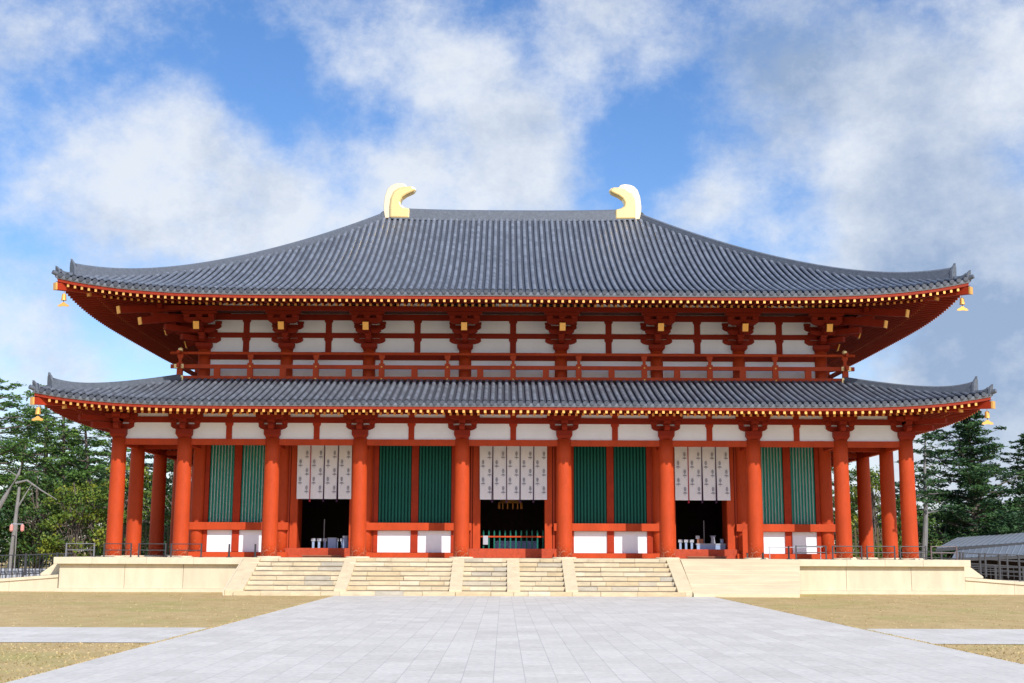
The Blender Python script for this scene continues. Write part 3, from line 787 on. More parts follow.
# ------------------------------------------------------------------ lower wall, windows, doors
WY=3.05
mb=MB()
mb.box(-15.2,15.2,2.93,3.17,7.02,7.24)
obj('lintel',mb,M['redbeam'],HALL)
mb=MB();mb.box(-15.2,15.2,3.0,3.08,7.24,9.9)
for sx in(-1,1): mb.box(sx*15.2,sx*15.3,3.1,19.3,PZ,9.9)
obj('wall_boards',mb,M['redbeam'],HALL)
def jamb(mb,x0,x1,y0=2.90,y1=3.16,z0=PZ,z1=7.02): mb.box(x0,x1,y0,y1,z0,z1)
def window_bay(i,hw):
    a,b_=XI[i],XI[i+1];c=(a+b_)/2+(-.14 if i==0 else .14 if i==6 else 0)
    w=MB();w.box(a+.25,c-hw,2.95,3.12,1.77,7.02);w.box(c+hw,b_-.25,2.95,3.12,1.77,7.02);w.box(c-hw,c+hw,2.99,3.10,1.77,3.15);w.box(c-hw,c+hw,2.95,3.12,6.93,7.02)
    win=obj('window',w,M['reddoor'],HALL)
    fr=MB();fr.box(c-.17,c+.17,2.86,3.13,1.78,7.01)
    for s in(-1,1): fr.box(c+s*hw,c+s*(hw+.20),2.88,3.13,1.78,7.01)
    obj('window_frame',fr,M['redbeam'],win)
    sl=MB();sl.box(a-.38,b_+.38,2.62,2.87,2.81,3.17);sl.box(a-.38,b_+.38,2.62,2.90,PZ,1.76);obj('sill_beam',sl,M['red'],win,bevel=.012)
    for s in(-1,1):
        pn=MB();pn.box(c+s*.17,c+s*(hw+.02),2.93,2.97,1.765,2.80);obj('white_panel',pn,M['white'],win)
    la=MB();n=round((hw-.17)/.158);pitch=(hw-.17)/n
    for s in(-1,1):
        for k in range(n):
            x=c+s*(.17+(k+.5)*pitch);z0,z1=3.16,6.93;q=pitch*(.23 if hw<1.5 else .26);qb=pitch*(.32 if hw<1.5 else .29)
            i0=len(la.v)
            la.v+=[(x-q,2.90,z0),(x+q,2.90,z0),(x+qb,3.07,z0),(x-qb,3.07,z0),(x-q,2.90,z1),(x+q,2.90,z1),(x+qb,3.07,z1),(x-qb,3.07,z1)]
            la.face((i0,i0+1,i0+5,i0+4),0);la.face((i0+1,i0+2,i0+6,i0+5),1);la.face((i0+3,i0,i0+4,i0+7),1)
        la.box(c+s*.17,c+s*hw,3.075,3.09,3.16,6.93,0)
    obj('lattice',la,[M['greenlight'],M['latside']] if hw<1.5 else [M['green'],M['green']],win)
def door_bay(i,hw):
    a,b_=XI[i],XI[i+1];c=(a+b_)/2
    d=MB()
    h2=hw+.36;d.prism([(c-h2,PZ),(c-hw,PZ),(c-hw,6.99),(c+hw,6.99),(c+hw,PZ),(c+h2,PZ),(c+h2,7.015),(c-h2,7.015)],'y',2.84,3.16)
    dr=obj('doorway',d,M['red'],HALL,bevel=.01)
    th=MB();th.box(a+.25,b_-.25,2.78,3.2,PZ,1.96);obj('threshold',th,M['redold'],dr,bevel=.012)
    for s in(-1,1):
        lf=MB()
        x0=c+s*(hw+.36)
        lf.box(x0+s*.03,x0+s*.12,2.86,3.14,1.965,7.01)
        lf.box(x0+s*.12,(a if s<0 else b_)-s*.28,3.02,3.10,1.965,7.01)
        obj('side_board',lf,M['reddoor'],dr)
    # leaves swung open into the hall
    for s in(-1,1):
        lv=MB();lv.box(c+s*(hw+.02),c+s*(hw+.10),3.22,3.22+hw*.95,1.97,7.0);obj('door_leaf',lv,M['reddoor'],dr)
for i in(0,6): window_bay(i,1.37)
for i in(2,4): window_bay(i,1.77)
for i in(1,5): door_bay(i,1.25)
door_bay(3,1.56)
# interior shell
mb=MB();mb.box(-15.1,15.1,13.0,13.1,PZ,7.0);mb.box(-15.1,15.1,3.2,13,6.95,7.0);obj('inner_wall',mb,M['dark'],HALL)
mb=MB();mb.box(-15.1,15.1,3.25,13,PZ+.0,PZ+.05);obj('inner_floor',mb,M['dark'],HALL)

# ------------------------------------------------------------------ curtains (hang in the doorways)
def mark(mb,x,y,z):
    # oval openwork crest over a three-lobed foot
    n=14
    for rx0,rz0,rx1,rz1 in((.058,.105,.034,.075),):
        for k in range(n):
            a0,a1=2*math.pi*k/n,2*math.pi*(k+1)/n
            mb.quad((x+rx0*math.cos(a0),y,z+.10+rz0*math.sin(a0)),(x+rx0*math.cos(a1),y,z+.10+rz0*math.sin(a1)),(x+rx1*math.cos(a1),y,z+.10+rz1*math.sin(a1)),(x+rx1*math.cos(a0),y,z+.10+rz1*math.sin(a0)))
    mb.quad((x-.012,y,z+.02),(x+.012,y,z+.02),(x+.012,y,z+.19),(x-.012,y,z+.19))
    mb.quad((x-.05,y,z+.09),(x+.05,y,z+.09),(x+.05,y,z+.115),(x-.05,y,z+.115))
    for cx,cz,r_ in((-.075,-.10,.028),(0,-.085,.06),(.075,-.10,.028),(0,-.17,.022)):
        k0=len(mb.v)
        for k in range(10): mb.v.append((x+cx+r_*math.cos(k*.6283),y,z+cz+r_*.8*math.sin(k*.6283)))
        mb.face(range(k0,k0+10))
def curtain(c,hw,n,red,label,seed):
    rr=random.Random(seed);cu=empty('door_curtain',(c,2.72,6.7),label,'curtain','white crested curtains in the doorways')
    w=2*hw/n;zt,zb=6.96,4.30
    rod=MB();rod.tube([(c-hw-.05,2.77,6.97),(c+hw+.05,2.77,6.97)],[.02,.02],8);obj('rod',rod,M['dark'],cu)
    for k in range(n):
        x0=c-hw+k*w+.022;x1=x0+w-.044;mb=MB();NX,NZ=10,12;ph=rr.uniform(0,6)
        sk=rr.uniform(-.012,.012)
        def Y(x,z): return 2.72+.018*math.sin((x-x0)/w*9+ph)*(zt-z)/2.6+.01*math.sin(z*2+ph)
        for i in range(NX+1):
            for j in range(NZ+1):
                x=x0+(x1-x0)*i/NX;z=zt+(zb-zt)*j/NZ;mb.v.append((x+sk*(zt-z),Y(x,z),z))
        for i in range(NX):
            for j in range(NZ):
                q=i*(NZ+1)+j;mb.face((q,q+1,q+NZ+2,q+NZ+1))
        pn=obj('cloth_panel',mb,M['cloth'],cu,smooth=True)
        mk=MB()
        for q in range(5):
            xx=(x0+x1)/2+(w*.24 if q%2==0 else -w*.23);zz=6.42-q*.42
            if zz-.2>zb: mark(mk,xx+sk*(zt-zz),2.690,zz)
        obj('printed_crest',mk,M['mark'],pn)
        if k<n-1:
            rb=MB();xr=x1+.022;dx=rr.uniform(-.03,.03)
            rb.quad((xr-.022,2.69,6.9),(xr+.022,2.69,6.9),(xr+.022+dx,2.69,zb-.06),(xr-.022+dx,2.69,zb-.06))
            rb.box(xr-.04+dx,xr+.04+dx,2.68,2.70,zb-.14,zb-.05)
            obj('ribbon',rb,M['crimson'] if (k==0 and red) else M['violet'],cu)
curtain(-9.145,1.34,4,True,'white crested curtain of four strips in the left doorway',1)
curtain(0.03,1.66,5,False,'white crested curtain of five strips in the central doorway',2)
curtain(9.2,1.34,4,True,'white crested curtain of four strips in the right doorway',3)

# ------------------------------------------------------------------ things in and before the doorways
fe=empty('picket_barrier',(0,3.3,PZ),'green picket barrier with a red rail across the central doorway','barrier')
mb=MB()
for k in range(12):
    x=-1.40+k*.262;mb.box(x-.035,x+.035,3.24,3.30,1.97,2.78);mb.box(x-.022,x+.022,3.245,3.295,2.78,2.84)
obj('pickets',mb,M['green'],fe)
mb=MB();mb.box(-1.55,1.55,3.20,3.235,2.50,2.57);obj('rail',mb,M['red'],fe)
nt=MB();nt.box(-1.42,-1.18,3.16,3.185,2.15,2.58);tag(obj('paper_notice',nt,M['offwhite']),'small white notice hung on the left end of the green pickets','notice')
al=empty('altar_table',(0.2,5.2,PZ),'dim low table with blue grey cloth behind the green pickets','table')
mb=MB();mb.box(-.9,1.3,4.8,5.5,2.28,2.34);obj('table_top',mb,M['bluewhite'],al)
mb=MB()
for x in(-.85,1.2): 
    for y in(4.85,5.4): mb.box(x,x+.07,y,y+.07,PZ+.05,2.28)
mb.box(-.86,1.26,4.82,4.84,1.75,2.27);obj('table_legs',mb,M['bluewhite'],al)
ca=empty('gilt_canopy',(0,5.6,4.6),'dim gilt hanging canopy ornament inside the central doorway','ornament')
mb=MB();mb.tube([(-.1,5.6,4.25),(-.1,5.6,4.4),(-.1,5.6,4.7)],[.62,.5,.1],16);obj('canopy_disc',mb,M['gold'],ca)
mb=MB()
for k in range(14):
    a=2*math.pi*k/14;mb.tube([(-.1+.6*math.cos(a),5.6+.6*math.sin(a),4.25),(-.1+.6*math.cos(a),5.6+.6*math.sin(a),3.95)],[.02,.035],6)
obj('pendants',mb,M['gold'],ca)
# left doorway: row of small white capped stands and a pole
WORLDMESH[0]=False
def stand(name,x,y,label,kind,group):
    o=empty(name,(x,y,PZ+.05),label,'stand',group)
    mb=MB();mb.box(-.055,.055,-.05,.05,0,.72);obj('post',mb,M['bluewhite'],o)
    mb=MB();mb.box(-.10,.10,-.08,.08,.72,.86);obj('cap',mb,M['offwhite'],o)
    return o
GL='capped white stands in the left doorway'
s=stand('capped_stand',-9.72,3.75,'capped white stand inside the left doorway, one of a row','', GL)
for k in range(1,7): dup(s,None,(-9.72+k*.285,3.75,PZ+.05))
GR='capped white stands in the right doorway'
s=stand('capped_stand',8.22,3.75,'capped white stand at left inside the right doorway','', GR)
for k in range(1,3): dup(s,None,(8.22+k*.28,3.75,PZ+.05))
WORLDMESH[0]=True
def simple(name,label,cat,parts,base,group=None):
    e=empty(name,base,label,cat,group)
    for nm,mb,mm in parts: obj(nm,mb,mm,e)
    return e
def bx(*a):
    m=MB();m.box(*a);return m
def tb(*a,**k):
    m=MB();m.tube(*a,**k);return m
for x,side in((-9.23,'left'),(9.42,'right')):
    simple('slim_pole','slim pale pole standing inside the %s doorway'%side,'pole',[('shaft',tb([(x,3.9,PZ+.08),(x,3.9,3.36)],[.03,.025]),M['steellight']),('foot',tb([(x,3.9,PZ+.05),(x,3.9,PZ+.09)],[.16,.14]),M['black'])],(x,3.9,PZ))
simple('white_box','white box among the stands inside the left doorway','box',[('body',bx(-8.98,-8.58,3.50,3.68,PZ+.05,2.42),M['bluewhite']),('lid',bx(-9.0,-8.56,3.48,3.7,2.42,2.46),M['offwhite'])],(-8.78,3.6,PZ))
simple('white_jar','pale tapered jar at the right end of the left doorway','jar',[('body',tb([(-8.12,3.6,PZ+.05),(-8.12,3.6,2.1),(-8.12,3.6,2.45)],[.17,.19,.13],12),M['bluewhite']),('mouth',tb([(-8.12,3.6,2.45),(-8.12,3.6,2.55)],[.16,.18],12),M['offwhite'])],(-8.12,3.6,PZ))
simple('counter','low blue white counter inside the right doorway','counter',[('top',bx(8.95,10.4,3.4,3.9,2.18,2.24),M['offwhite']),('front_cloth',bx(8.98,10.38,3.42,3.44,PZ+.05,2.18),M['bluewhite'])],(9.7,3.6,PZ))
simple('white_urn','white urn with flared rim on the blue white counter','urn',[('body',tb([(9.80,3.6,2.24),(9.80,3.6,2.45),(9.80,3.6,2.56)],[.12,.09,.10],12),M['offwhite']),('rim',tb([(9.80,3.6,2.56),(9.80,3.6,2.62)],[.11,.17],12),M['bluewhite'])],(9.8,3.6,2.24))
simple('brown_carton','small brown carton with a white lid beside the pale urn','carton',[('body',bx(9.02,9.32,3.5,3.75,2.24,2.46),M['wood']),('lid',bx(8.96,9.14,3.52,3.7,2.47,2.62),M['offwhite'])],(9.15,3.6,2.24))
simple('small_urn','small pale urn at the right end of the counter','urn',[('body',tb([(10.24,3.6,2.24),(10.24,3.6,2.42)],[.07,.09],10),M['bluewhite']),('rim',tb([(10.24,3.6,2.42),(10.24,3.6,2.47)],[.06,.12],10),M['offwhite'])],(10.24,3.6,2.24))
for x,side in((-9.1,'left'),(9.3,'right')):
    simple('wooden_step','low brown wooden step before the %s doorway'%side,'step',[('tread',bx(x-.95,x+.95,2.3,2.62,PZ+.06,PZ+.11),M['wood']),('riser',bx(x-.9,x+.9,2.36,2.6,PZ,PZ+.06),M['wood'])],(x,2.45,PZ))
simple('short_red_board','short upright red board with a latch beside the right doorway','board',[('board',bx(11.02,11.42,2.35,2.42,PZ,2.92),M['red']),('latch',bx(11.3,11.5,2.31,2.345,2.66,2.70),M['black'])],(11.2,2.4,PZ))
simple('steel_pail','small steel pail at the foot of the red board','pail',[('body',tb([(11.20,1.9,PZ),(11.20,1.9,PZ+.26)],[.09,.11],12),M['steellight']),('rim',tb([(11.20,1.9,PZ+.26),(11.20,1.9,PZ+.28)],[.12,.12],12),M['steel'])],(11.2,1.9,PZ))

# ------------------------------------------------------------------ podium railings
def rail_panel(x0,x1,y,mm,label,group,z=PZ,h=.62):
    c=(x0+x1)/2;e=empty('railing_panel',(c,y,z),label,'railing',group)
    for x in(x0,x1): obj('post',bx(x-.028,x+.028,y-.028,y+.028,z,z+h),mm,e)
    for zz in(z+h-.03,z+h*.5):
        obj('rail',tb([(x0,y,zz),(x1,y,zz)],[.02,.02],8),mm,e)
    for x in(x0,x1): obj('foot_plate',bx(x-.08,x+.08,y-.08,y+.08,z,z+.015),mm,e)
GL='low metal railings along the podium left of the stairs';GR='low metal railings along the podium right of the stairs'
y=-1.2
for k,(a,b_,mm,lab) in enumerate(((-20.05,-18.8,M['steellight'],'light steel railing panel at the left end of the podium'),(-18.35,-17.15,M['steel'],'dark railing panel before the left corner column'),(-16.8,-15.6,M['steel'],'dark railing panel between the first two front columns, left side'),(-15.35,-14.0,M['steel'],'dark railing panel before the second column from the left'))):
    rail_panel(a,b_,y,mm,lab,GL)
for k,(a,b_,mm,lab) in enumerate(((12.75,14.1,M['steel'],'dark railing panel under the right-hand green window'),(14.4,15.7,M['steel'],'dark railing panel before the second column from the right'),(15.95,17.2,M['steel'],'dark railing panel between the last two front columns, right side'),(17.45,18.6,M['steel'],'dark railing panel before the right corner column'),(18.85,20.0,M['brownmetal'],'brown railing panel at the right end of the podium'))):
    rail_panel(a,b_,y,mm,lab,GR)
def barrier_post(x,label,h=.62):
    e=empty('barrier_post',(x,y,PZ),label,'post','short dark posts near the stairs')
    obj('shaft',tb([(x,y,PZ+.03),(x,y,PZ+h)],[.045,.04],10),M['black'],e);obj('foot',tb([(x,y,PZ),(x,y,PZ+.035)],[.13,.11],12),M['black'],e)
barrier_post(-12.75,'short dark post below the left window, farther from the stairs',.6)
barrier_post(-11.58,'short dark post just left of the stairs',.6)
barrier_post(12.42,'short dark post right of the covered stairs, clear of the railing',.6)
barrier_post(11.25,'stubby black post with a foot before the third column from the right',.3)
# white chain bar
simple('white_bar','thin white bar lying between dark posts below the right window','bar',[('bar',tb([(11.5,-1.0,PZ+.52),(14.0,-1.0,PZ+.56)],[.018,.018],8),M['offwhite']),('leg',tb([(11.6,-1.0,PZ),(11.6,-1.0,PZ+.52)],[.018,.018],8),M['offwhite']),('leg',tb([(13.9,-1.0,PZ),(13.9,-1.0,PZ+.56)],[.018,.018],8),M['offwhite'])],(12.8,-1.0,PZ))

# ------------------------------------------------------------------ wing walls and ramps at both ends
for sx in(-1,1):
    side='left' if sx<0 else 'right'
    e=empty('ramp_wall',(sx*24,-1.3,0),'low sloping cream ramp wall at the %s end of the podium'%side,'wall')
    X0,X1=20.27,34.0
    def seg(mb,x0,x1,za,zb,y0,y1,z0=0):
        n=len(mb.v)
        P=[(x0,y0,z0),(x1,y0,z0),(x1,y1,z0),(x0,y1,z0),(x0,y0,za),(x1,y0,zb),(x1,y1,zb),(x0,y1,za)]
        mb.v+=[(sx*a,b,c) for a,b,c in P]
        for q in((0,3,2,1),(4,5,6,7),(0,1,5,4),(1,2,6,5),(2,3,7,6),(3,0,4,7)): mb.face([n+i for i in q])
    mb=MB()
    H=lambda x:.62-.075*(x-X0)*(1 if x-X0<6 else 1)
    Hc=lambda x:max(.08,H(x))
    x=X0
    while x<X1: seg(mb,x+.006,x+2.2-.006,Hc(x),Hc(x+2.2),-1.30,-1.0);x+=2.2
    obj('wall_face',mb,M['stone'],e,fix=True)
    mb=MB();x=X0
    while x<X1:
        n=len(mb.v);P=[(x,-1.36,Hc(x)+.002),(x+2.195,-1.36,Hc(x+2.2)+.002),(x+2.195,-.95,Hc(x+2.2)+.002),(x,-.95,Hc(x)+.002)]
        mb.v+=[(sx*a,b,c) for a,b,c in P]+[(sx*a,b,c+.13) for a,b,c in P]
        for q in((0,3,2,1),(4,5,6,7),(0,1,5,4),(1,2,6,5),(2,3,7,6),(3,0,4,7)): mb.face([n+i for i in q])
        x+=2.2
    obj('coping',mb,M['stonecap'],e,fix=True)
    mb=MB();mb.prism([(sx*20.38,.76),(sx*20.38,1.32),(sx*20.52,1.32),(sx*21.25,.78),(sx*21.25,.70)],'y',-.9,-.55);obj('ramp_slab',mb,M['stonecap'],e,fix=True)
    mb=MB();n=0
    seg(mb,20.38,34,.62,.15,-.5,9);obj('ramp_floor',mb,M['stonecap'],e,fix=True)

# left picket fence beyond the podium
def bar_fence(x0,x1,y,z0a,z0b,h,label,pitch=.16,name='bar_fence'):
    e=empty(name,((x0+x1)/2,y,min(z0a,z0b)),label,'fence')
    g_=lambda x:z0a+(z0b-z0a)*(x-x0)/(x1-x0)
    mb=MB();x=x0
    while x<=x1: mb.box(x-.014,x+.014,y-.014,y+.014,g_(x)+.06,g_(x)+h-.02);x+=pitch
    obj('bars',mb,M['black'],e)
    for zz in(.08,h): obj('rail',(lambda m:(m.beam((x0,y,g_(x0)+zz),(x1,y,g_(x1)+zz),.05,.05),m)[1])(MB()),M['steel'],e)
    x=x0+.1
    while x<=x1: obj('post',bx(x-.05,x+.05,y-.05,y+.05,g_(x),g_(x)+h+.06),M['steel'],e);x+=1.45
bar_fence(-30,-20.5,1.0,.42,.72,.95,'black upright bar fence on the ramp at the left edge')
lw=MB();x=-29.5
while x<-20.9: lw.box(x,x+.17,1.9,2.1,.45,.95);x+=.27
tag(obj('white_kerb_blocks',lw,M['offwhite']),'row of small white blocks behind the black bar fence','barrier')
# right handrails
def handrail(x0,x1,y,za,zb,h,n,label,mm,pitch=.9):
    e=empty('handrail',((x0+x1)/2,y,min(za,zb)),label,'handrail')
    g_=lambda x:za+(zb-za)*(x-x0)/(x1-x0)
    k=0;x=x0
    while x<=x1+.01: obj('post',bx(x-.04,x+.04,y-.04,y+.04,g_(x),g_(x)+h+.04),mm,e);x+=pitch
    for i in range(n):
        zz=h*(i+1)/n;m_=MB();m_.beam((x0,y,g_(x0)+zz),(x1,y,g_(x1)+zz),.03,.035);obj('rail',m_,mm,e)
handrail(20.65,28.8,.2,.72,.22,1.12,5,'steel ramp handrail with five rails descending at the right edge',M['steel'])
handrail(20.5,30,5.5,.75,.45,1.15,4,'farther steel handrail behind the ramp at the right edge',M['steel'],1.1)
bar_fence(20.6,31,7.5,.3,.1,.9,'white barred kerb fence behind the right handrails',.3,'low_fence')

# ------------------------------------------------------------------ wind bells
WORLDMESH[0]=False
def bscale(mb,k):
    mb.v=[(a*k,b*k,c*k) for a,b,c in mb.v];return mb
def bell(label):
    e=empty('wind_bell',(0,0,0),label,'bell','gilt wind bells at the eave corners')
    mb=MB();mb.tube([(0,0,0),(0,0,-.16)],[.012,.012],6);obj('hanger',mb,M['gold'],e)
    mb=MB();mb.tube([(0,0,-.16),(0,0,-.19),(0,0,-.24),(0,0,-.50),(0,0,-.58)],[.05,.11,.13,.15,.165],16);obj('bell_body',bscale(mb,.74),M['gold'],e)
    mb=MB();mb.tube([(0,0,-.58),(0,0,-.74)],[.02,.02],6);obj('clapper_rod',bscale(mb,.74),M['black'],e)
    mb=MB();mb.prism([(-.07,-.70),(.07,-.70),(.13,-.78),(.30,-.86),(.36,-.95),(.2,-.98),(.1,-.95),(-.1,-.95),(-.2,-.98),(-.36,-.95),(-.30,-.86),(-.13,-.78)],'y',-.02,.02);obj('wind_plate',bscale(mb,.74),M['gold'],e)
    return e
bl=bell('gilt wind bell hanging from the upper left eave corner')
zU=fly_top(UP,0,.1)-.40;zL=fly_top(LO,0,.1)-.38
bl.location=(-UP.xh+.32,YC-UP.dh+.32,zU)
dup(bl,None,(UP.xh-.32,YC-UP.dh+.32,zU),None,'gilt wind bell hanging from the upper right eave corner')
dup(bl,None,(-LO.xh+.22,YC-LO.dh+.22,zL),None,'gilt wind bell hanging from the lower left eave corner')
dup(bl,None,(LO.xh-.22,YC-LO.dh+.22,zL),None,'gilt wind bell hanging from the lower right eave corner')
WORLDMESH[0]=True

# ------------------------------------------------------------------ low metal roofs at the right
def shed(P,label):
    # P: front-left, front-right, back-right, back-left corners of a single corrugated slope
    P=[Vector(p) for p in P];e=empty('metal_shed',((P[0].x+P[1].x)/2,P[0].y,0),label,'shed')
    mb=MB();n=int((P[1]-P[0]).length/.4)
    def F(t,dz=0): return tuple(P[0].lerp(P[1],t)+Vector((0,0,dz)))
    def Bk(t,dz=0): return tuple(P[3].lerp(P[2],t)+Vector((0,0,dz)))
    for i in range(n):
        t=[(i+q)/n for q in(0,.15,.3,1)];h=(0,.03,0,0)
        for j in range(3): mb.quad(F(t[j],h[j]),F(t[j+1],h[j+1]),Bk(t[j+1],h[j+1]),Bk(t[j],h[j]))
    rf=obj('roof',mb,M['metalroof'],e)
    mb=MB()
    for a,b in((F,F),):
        mb.quad(F(0,-.01),F(1,-.01),F(1,-.2),F(0,-.2))
    mb.quad(F(0,-.01),Bk(0,-.01),Bk(0,-.2),F(0,-.2));mb.quad(F(1,-.01),Bk(1,-.01),Bk(1,-.2),F(1,-.2));mb.quad(F(0,-.18),F(1,-.18),Bk(1,-.18),Bk(0,-.18))
    obj('fascia',mb,M['steel'],rf)
    t=.03
    while t<1:
        f=Vector(F(t));obj('post',bx(f.x-.06,f.x+.06,f.y+.3,f.y+.42,0,f.z-.15),M['steel'],e);t+=2.6/(P[1]-P[0]).length
    obj('back_wall',bx(P[3].x+.3,P[2].x-.3,P[3].y-.5,P[3].y-.4,0,min(P[2].z,P[3].z)-.3),M['dark'],e)
shed([(27.2,20,1.50),(42,20,2.15),(47,28,3.5),(30.3,28,1.98)],'nearer grey metal roof at the right edge, below the other one')
shed([(29.3,29,2.12),(44.5,29,3.2),(50,39,4.2),(34.4,39,2.98)],'farther grey metal roof below the big pine, slanting up to the right')
# slatted fences behind the hall seen through the open aisle
for x0,x1,lab in((-26.6,-22,'tall weathered slat fence behind the left aisle columns'),(22,25.6,'tall weathered slat fence behind the right aisle columns')):
    e=empty('slat_fence',((x0+x1)/2,27,0),lab,'fence')
    mb=MB();x=x0
    while x<x1: mb.box(x,x+.12,27,27.05,0,3.45+R.uniform(-.05,.05));x+=.30
    obj('slats',mb,M['bamboo'],e)
    obj('rail',bx(x0,x1,27.06,27.12,1.0,1.1),M['dark'],e);obj('rail',bx(x0,x1,27.06,27.12,2.9,3.0),M['dark'],e)

# ------------------------------------------------------------------ trees
def leaf(mb,p,l,w,rr,flat=.6,t=.5):
    d=Vector((rr.gauss(0,1),rr.gauss(0,1),rr.gauss(0,flat))).normalized()
    n=Vector((rr.gauss(0,1),rr.gauss(0,1),rr.gauss(.6,1)));s=d.cross(n)
    if s.length<1e-3:return
    s.normalize();k=len(mb.v)
    a=p-d*l*.5;c=p+d*l*.5
    mb.v+=[tuple(a),tuple(p+s*w*.5),tuple(c),tuple(p-s*w*.5)];mb.face((k,k+1,k+2,k+3),0,t)
def clump(mb,c,rx,rz,n,l,w,rr,flat=.6):
    t0=rr.uniform(.15,.85)
    for _ in range(n):
        a=rr.uniform(0,2*math.pi);r_=rr.random()**.62;h=rr.gauss(0,.5)
        p=c+Vector((math.cos(a)*r_*rx,math.sin(a)*r_*rx,h*rz*(1.15-r_*.6)))
        leaf(mb,p,l*rr.uniform(.6,1.3),w*rr.uniform(.6,1.2),rr,flat,min(1,max(0,t0+rr.uniform(-.25,.25))))
def tree(name,x,y,h,cr,label,group,kind,seed,mm,bark='bark',lean=(0,0),cb=.25,n_l=26,dens=1.0,z0=0,cat='tree'):
    rr=random.Random(seed);e=empty(name,(x,y,z0),label,cat,group)
    tr_=MB();lf=MB();P=[];RR=[];base=Vector((x,y,z0));r0=.05+h*.018
    for i in range(9):
        t=i/8;P.append(base+Vector((lean[0]*t+.25*math.sin(t*5+seed)*t,lean[1]*t+.2*math.cos(t*4+seed)*t,h*.97*t)));RR.append(r0*(1-t*.85)+.015)
    tr_.tube(P,RR,9)
    def axis(t):
        f_=t*8;i=min(7,int(f_));return P[i].lerp(P[i+1],f_-i)
    if kind in('pine','cone','sparse'):
        for k in range(n_l):
            t=cb+(1-cb)*((k+rr.random())/n_l)
            u=(t-cb)/(1-cb)
            if kind=='cone': L=cr*(1.04-u)**.75*rr.uniform(.45,1.22)
            elif kind=='sparse': L=cr*rr.uniform(.4,1)*(1-.4*u)
            else: L=cr*(math.sin(math.pi*min(1,.25+u*.72))**.6)*rr.uniform(.5,1.1)
            a=k*2.399+rr.uniform(-.5,.5);p0=axis(min(t,.985));d=Vector((math.cos(a),math.sin(a),0))
            rise=rr.uniform(.02,.3)*(1 if kind!='cone' else 1.5)
            p1=p0+d*L*.5+Vector((0,0,L*rise*.3));p2=p0+d*L+Vector((0,0,L*rise))
            rb=max(.02,r0*(1-t)*.5)
            tr_.tube([p0,p1,p2],[rb+.02,rb*.6+.015,.012],5)
            m_=max(2,int(L/1.0))
            for q in range(m_+1):
                w=.35+.65*q/m_;c=p0.lerp(p2,w) if w>.5 else p0.lerp(p1,w*2)
                off=Vector((rr.uniform(-.6,.6),rr.uniform(-.6,.6),rr.uniform(-.05,.28)))*(.4+L*.13)
                rx=rr.uniform(.55,1.0)*(.35+L*.17)
                clump(lf,c+off,rx,rx*.34,int((62 if kind!='sparse' else 40)*dens*rx),.36,.12,rr,.35)
                if rr.random()<.5:
                    c2=c+Vector((rr.uniform(-1,1)*rx,rr.uniform(-1,1)*rx,rr.uniform(-.1,.25)));tr_.tube([c,c2],[.02,.008],4)
                    clump(lf,c2,rx*.6,rx*.24,int(34*dens*rx),.34,.11,rr,.35)
    else:
        for k in range(n_l):
            a=rr.uniform(0,2*math.pi);u=rr.uniform(-.9,1);q=math.sqrt(max(0,1-u*u))*rr.uniform(.45,1.0)
            hz=h*(1-cb)/2;c=Vector((x+lean[0],y+lean[1],z0+h*cb+hz))+Vector((math.cos(a)*q*cr,math.sin(a)*q*cr,u*hz*.92))
            p0=axis(rr.uniform(cb*.8,.7));tr_.tube([p0,p0.lerp(c,.5)+Vector((0,0,.2)),c],[.05,.03,.01],5)
            rx=rr.uniform(.5,.95)*(.4+cr*.2)
            clump(lf,c,rx,rx*.8,int(85*dens*rx),.26,.17,rr,.9)
    obj('trunk',tr_,M[bark],e);obj('crown',lf,M[mm],e)
    return e
GLt='trees left of the hall'
T_=tree
# left group
T_('pine_tree',-39.6,38,15.2,4.6,'tall spreading pine at the far left edge of the picture',GLt,'pine',11,'pine',n_l=40,cb=.25,dens=1.2)
T_('pine_tree',-38.4,46,15.8,4.6,'tall open-crowned pine rising behind the lower left wind bell',GLt,'pine',12,'pine',n_l=38,cb=.3,dens=1.15)
T_('pine_tree',-35.6,42,14.2,4.0,'pine between the wind bell and the corner column, left of the layered one',GLt,'pine',24,'pine',n_l=36,cb=.2,dens=1.15)
T_('pine_tree',-32.4,41,13.2,4.2,'layered pine just left of the hall, before the corner column',GLt,'pine',13,'pine',n_l=38,cb=.22,lean=(-1,0),dens=1.2)
T_('pine_tree',-30.2,50,15.0,4.2,'dark pine seen between the left corner column and the second row',GLt,'pine',14,'pinedark',n_l=36,cb=.1,dens=1.2)
T_('pine_tree',-44.0,56,14.0,5.4,'dark pine filling in behind the far left trees',GLt,'pine',15,'pinedark',n_l=46,cb=.06,dens=1.3)
T_('pine_tree',-36.8,58,13.6,5.4,'dark pine deep behind the open-crowned pine',GLt,'pine',16,'pinedark',n_l=46,cb=.06,dens=1.3)
T_('pine_tree',-29.0,60,14.5,4.8,'dark pine seen through the left aisle',GLt,'pine',17,'pinedark',n_l=46,cb=.05,dens=1.3)
T_('broadleaf_tree',-31.2,33,6.8,2.6,'yellow-green leafy tree low beside the left corner column',GLt,'leafy',18,'leafyel',n_l=60,cb=.06,dens=1.2)
T_('broadleaf_tree',-34.6,35,7.4,3.0,'mid-green leafy tree low left of the yellow-green one',GLt,'leafy',19,'leafmid',n_l=70,cb=.03,dens=1.2)
T_('broadleaf_tree',-38.4,33,7.2,3.0,'low dark green leafy tree behind the black bar fence',GLt,'leafy',20,'pinedark',n_l=70,cb=.03,dens=1.2)
T_('broadleaf_tree',-27.6,34,8.4,2.6,'yellow-green leafy tree behind the slat fence, left aisle',GLt,'leafy',21,'leafyel',n_l=60,cb=.06,dens=1.2)
